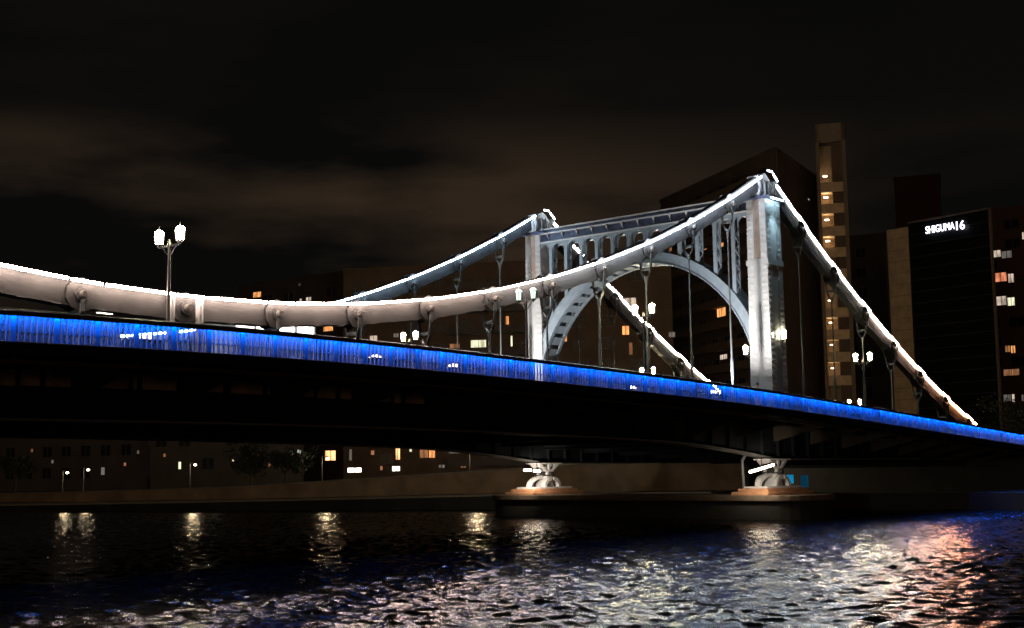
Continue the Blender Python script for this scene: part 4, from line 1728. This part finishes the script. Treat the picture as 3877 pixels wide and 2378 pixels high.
taxi_at(551, 1279, 0, BLACK, "black taxi with a lit amber roof lamp, first car from the left behind the railing", TX)
taxi_at(1420, 1352, math.pi, BLACK, "black taxi with an amber roof lamp behind the railing under the lamp post", TX)
taxi_at(1716, 1386, math.pi, SILV, "silver taxi with an amber roof lamp just left of the far tower leg", TX)
taxi_at(2388, 1469, math.pi, WHITE, "white taxi with a white roof lamp behind the railing below the arch", TW)
taxi_at(2694, 1480, math.pi, WHITE, "white taxi with a white roof lamp just left of the near tower leg", TW)


def bus(x0, x1, yc, label):
    t = thing("bus", ((x0 + x1) / 2, yc, deck_z((x0 + x1) / 2) + .03), label, "bus")
    L = (x1 - x0) / 2
    b = MB()
    b.box(-L, L, -1.15, 1.15, .35, 1.95)
    b.box(-L, L, -1.15, 1.15, 2.63, 2.9)
    for sx in (-L + .05, -L * .5, 0, L * .5, L - .05):
        b.box(sx - .05, sx + .05, -1.15, 1.15, 1.951, 2.629)
    b.build("body", mat("bus_paint", (.5, .52, .5), .4), t, local=True, bevel=.04)
    for sy in (-1.10, 1.10):
        for i in range(4):
            a_ = -L + .1 + i * (L * 2 - .2) / 4 + .06
            g_ = MB()
            g_.box(a_, a_ + (L * 2 - .2) / 4 - .12, sy - .02, sy + .02, 1.96, 2.62)
            g_.build("window", emit("bus_window_%d" % (i % 2), (.80, 1, .93) if i > 1 else (1, .98, .93), 1.2 if i > 1 else 3.0, vary=.4, scale=(1.5, 1, 1.5)), t, local=True)
    for sx in (-L * .62, L * .62):
        for sy in (-1.05, 1.05):
            wheel(t, sx, sy, .45)
    for sy in (-.8, .8):
        h = MB()
        h.box(L, L + .04, sy - .14, sy + .14, .65, .85)
        h.build("headlight", M_HEAD, t, local=True)
    return t


bus(4.9, 9.6, 4.4, "small bus with bright windows seen between the chain and the railing")
# truck with lit roof sign
p = at(343, 1183, y=4.0)
t = thing("box_truck", (p.x - 1.5, 4.0, deck_z(p.x) + .03), "box truck with a bright lamp bar above its cab, far left behind the railing", "truck")
b = MB()
b.box(-3.2, .9, -1.05, 1.05, .7, 2.05)
b.build("cargo_box", M_IRON, t, local=True, bevel=.03)
b = MB()
b.prism([(.95, .4), (2.3, .4), (2.3, 1.1), (1.95, 1.9), (.95, 1.9)], 'y', -1.0, 1.0)
b.build("cab", SILV, t, local=True, bevel=.05)
b = MB()
dz = p.z - deck_z(p.x) - .03
b.box(1.15, 1.85, -1.03, -1.002, dz - .14, dz + .14)
b.build("lamp_bar", emit("truck_lamp", (1, .93, .72), 9), t, local=True)
for sx in (-2.2, 1.6):
    for sy in (-.9, .9):
        wheel(t, sx, sy, .42)

# ------------------------------------------------------------------ person on the walkway
def person(loc, heading):
    t = thing("person", loc, "person in dark clothes walking along the bridge walkway beside the near tower leg", "person", rz=heading)
    js = [(0, 0, .92, .14), (0, 0, 1.12, .15), (0, 0, 1.35, .17), (.01, 0, 1.47, .07), (.03, 0, 1.53, .065), (.04, 0, 1.62, .10), (.03, 0, 1.70, .085)]
    edges = [(i, i + 1) for i in range(6)]

    def limb(root, pts):
        prev = root
        for p_ in pts:
            js.append(p_)
            edges.append((prev, len(js) - 1))
            prev = len(js) - 1
    limb(0, [(0, .10, .85, .10), (.16, .10, .48, .07), (.10, .10, .10, .05), (.24, .10, .04, .04)])
    limb(0, [(0, -.10, .85, .10), (-.08, -.10, .47, .07), (-.34, -.10, .14, .05), (-.22, -.10, .05, .04)])
    limb(2, [(0, .20, 1.36, .065), (-.10, .25, 1.10, .05), (.02, .25, .88, .04), (.05, .25, .80, .035)])
    limb(2, [(0, -.20, 1.36, .065), (.10, -.25, 1.10, .05), (.25, -.24, .92, .04), (.30, -.23, .86, .035)])
    me = bpy.data.meshes.new("figure")
    me.from_pydata([j[:3] for j in js], edges, [])
    o = bpy.data.objects.new("figure", me)
    COL.objects.link(o)
    o.parent = t
    sk = o.modifiers.new("skin", 'SKIN')
    for i, j in enumerate(js):
        me.skin_vertices[0].data[i].radius = (j[3], j[3])
    me.skin_vertices[0].data[0].use_root = True
    sb = o.modifiers.new("sub", 'SUBSURF')
    sb.levels = sb.render_levels = 2
    me.materials.append(mat("skin_tone", (.45, .28, .2), .6))
    h = MB()
    h.sphere((.02, 0, 1.68), .105, 12, 8, 1.05)
    h.v = [(a_, b_, max(c_, 1.62 + max(0, (a_ - .02)) * .6)) for a_, b_, c_ in h.v]
    h.build("hair", mat("hair_dark", (.03, .015, .012), .6), t, local=True, smooth=True)
    f = MB()
    f.sphere((.135, 0, 1.615), .018, 6, 4)
    for s in (-1, 1):
        f.sphere((.125, s * .035, 1.645), .011, 6, 4)
        f.sphere((.04, s * .10, 1.62), .025, 6, 4)
    f.build("face_features", mat("skin_tone", (.45, .28, .2), .6), t, local=True)
    cl = MB()
    cl.lathe([(.175, .84), (.185, 1.05), (.19, 1.25), (.20, 1.38), (.10, 1.47)], (0, 0, 0), 14)
    cl.v = [(a_ * .8, b_ * 1.1, c_) for a_, b_, c_ in cl.v]
    cl.build("jacket", mat("jacket_cloth", (.05, .045, .05), .9), t, local=True, smooth=True)
    return t


best = min((abs(at(2868, 1449, y=float(q)).z - deck_z(at(2868, 1449, y=float(q)).x) - 1.79), float(q)) for q in np.arange(-3.4, -.8, .05))
pp = at(2868, 1449, y=best[1])
person((pp.x, best[1], deck_z(pp.x) + .003), math.radians(180))

# ------------------------------------------------------------------ night sky
world = bpy.data.worlds.new("World")
scene.world = world
world.use_nodes = True
nt = world.node_tree
for nd in list(nt.nodes):
    nt.nodes.remove(nd)
out = nt.nodes.new("ShaderNodeOutputWorld")
bg = nt.nodes.new("ShaderNodeBackground")
nt.links.new(bg.outputs[0], out.inputs[0])
tc = nt.nodes.new("ShaderNodeTexCoord")
sep = nt.nodes.new("ShaderNodeSeparateXYZ")
nt.links.new(tc.outputs["Generated"], sep.inputs[0])
# clouds lit from below by the city
mp = nt.nodes.new("ShaderNodeMapping")
mp.inputs["Scale"].default_value = (2.2, 2.2, 9.0)
mp.inputs["Location"].default_value = (.35, .1, .0)
nz = nt.nodes.new("ShaderNodeTexNoise")
nz.inputs["Scale"].default_value = 1.6
nz.inputs["Detail"].default_value = 5
nz.inputs["Roughness"].default_value = .5
nt.links.new(tc.outputs["Generated"], mp.inputs[0])
nt.links.new(mp.outputs[0], nz.inputs["Vector"])
cr = nt.nodes.new("ShaderNodeMapRange")
cr.inputs[1].default_value = .42
cr.inputs[2].default_value = .62
nt.links.new(nz.outputs["Fac"], cr.inputs[0])
band = nt.nodes.new("ShaderNodeValToRGB")
e = band.color_ramp.elements
e[0].position, e[0].color = 0.0, (.55, .55, .55, 1)
e[1].position, e[1].color = 1.0, (0, 0, 0, 1)
for pos, c in ((.12, .6), (.165, 1.0), (.215, 1.0), (.265, .12), (.40, 0.03)):
    q = e.new(pos)
    q.color = (c, c, c, 1)
nt.links.new(sep.outputs["Z"], band.inputs[0])
mul = nt.nodes.new("ShaderNodeMath")
mul.operation = 'MULTIPLY'
nt.links.new(cr.outputs[0], mul.inputs[0])
nt.links.new(band.outputs[0], mul.inputs[1])
mixc = nt.nodes.new("ShaderNodeMix")
mixc.data_type = 'RGBA'
mixc.inputs[6].default_value = (.0029, .0028, .0026, 1)
mixc.inputs[7].default_value = (.027, .0175, .0108, 1)
azd = nt.nodes.new("ShaderNodeVectorMath")
azd.operation = 'DOT_PRODUCT'
azd.inputs[1].default_value = (RIGHT.x, RIGHT.y, 0.0)
nt.links.new(tc.outputs["Generated"], azd.inputs[0])
azr = nt.nodes.new("ShaderNodeMapRange")
azr.inputs[1].default_value = .02
azr.inputs[2].default_value = .26
azr.inputs[3].default_value = 1.0
azr.inputs[4].default_value = .18
nt.links.new(azd.outputs["Value"], azr.inputs[0])
mul2 = nt.nodes.new("ShaderNodeMath")
mul2.operation = 'MULTIPLY'
nt.links.new(mul.outputs[0], mul2.inputs[0])
nt.links.new(azr.outputs[0], mul2.inputs[1])
nt.links.new(mul2.outputs[0], mixc.inputs[0])
# added fill: unseen city glow low over the other bank (behind the viewer)
dot = nt.nodes.new("ShaderNodeVectorMath")
dot.operation = 'DOT_PRODUCT'
dot.inputs[1].default_value = (-FWD.x, -FWD.y, 0.0)
nt.links.new(tc.outputs["Generated"], dot.inputs[0])
g1 = nt.nodes.new("ShaderNodeMapRange")
g1.inputs[1].default_value = .35
g1.inputs[2].default_value = .95
nt.links.new(dot.outputs["Value"], g1.inputs[0])
g2 = nt.nodes.new("ShaderNodeMapRange")
g2.inputs[1].default_value = .45
g2.inputs[2].default_value = .0
nt.links.new(sep.outputs["Z"], g2.inputs[0])
g3 = nt.nodes.new("ShaderNodeMath")
g3.operation = 'MULTIPLY'
nt.links.new(g1.outputs[0], g3.inputs[0])
nt.links.new(g2.outputs[0], g3.inputs[1])
addc = nt.nodes.new("ShaderNodeMix")
addc.data_type = 'RGBA'
addc.blend_type = 'ADD'
glow = nt.nodes.new("ShaderNodeMix")
glow.data_type = 'RGBA'
glow.inputs[6].default_value = (0, 0, 0, 1)
glow.inputs[7].default_value = (.36, .23, .12, 1)
nt.links.new(g3.outputs[0], glow.inputs[0])
addc.inputs[0].default_value = 1.0
nt.links.new(mixc.outputs[2], addc.inputs[6])
nt.links.new(glow.outputs[2], addc.inputs[7])
nt.links.new(addc.outputs[2], bg.inputs["Color"])
bg.inputs["Strength"].default_value = 1.0

# ------------------------------------------------------------------ render settings
vs_ = scene.view_settings
vs_.view_transform = 'Standard'
vs_.look = 'None'
vs_.exposure = 0.0
vs_.gamma = 1.0
scene.cycles.max_bounces = 5
scene.cycles.diffuse_bounces = 2
scene.cycles.glossy_bounces = 3
scene.cycles.transparent_max_bounces = 8
scene.cycles.sample_clamp_indirect = 80.0
scene.cycles.sample_clamp_direct = 0.0
scene.cycles.use_light_tree = True
scene.cycles.use_denoising = True
scene.cycles.denoising_prefilter = 'FAST'
scene.cycles.use_adaptive_sampling = False
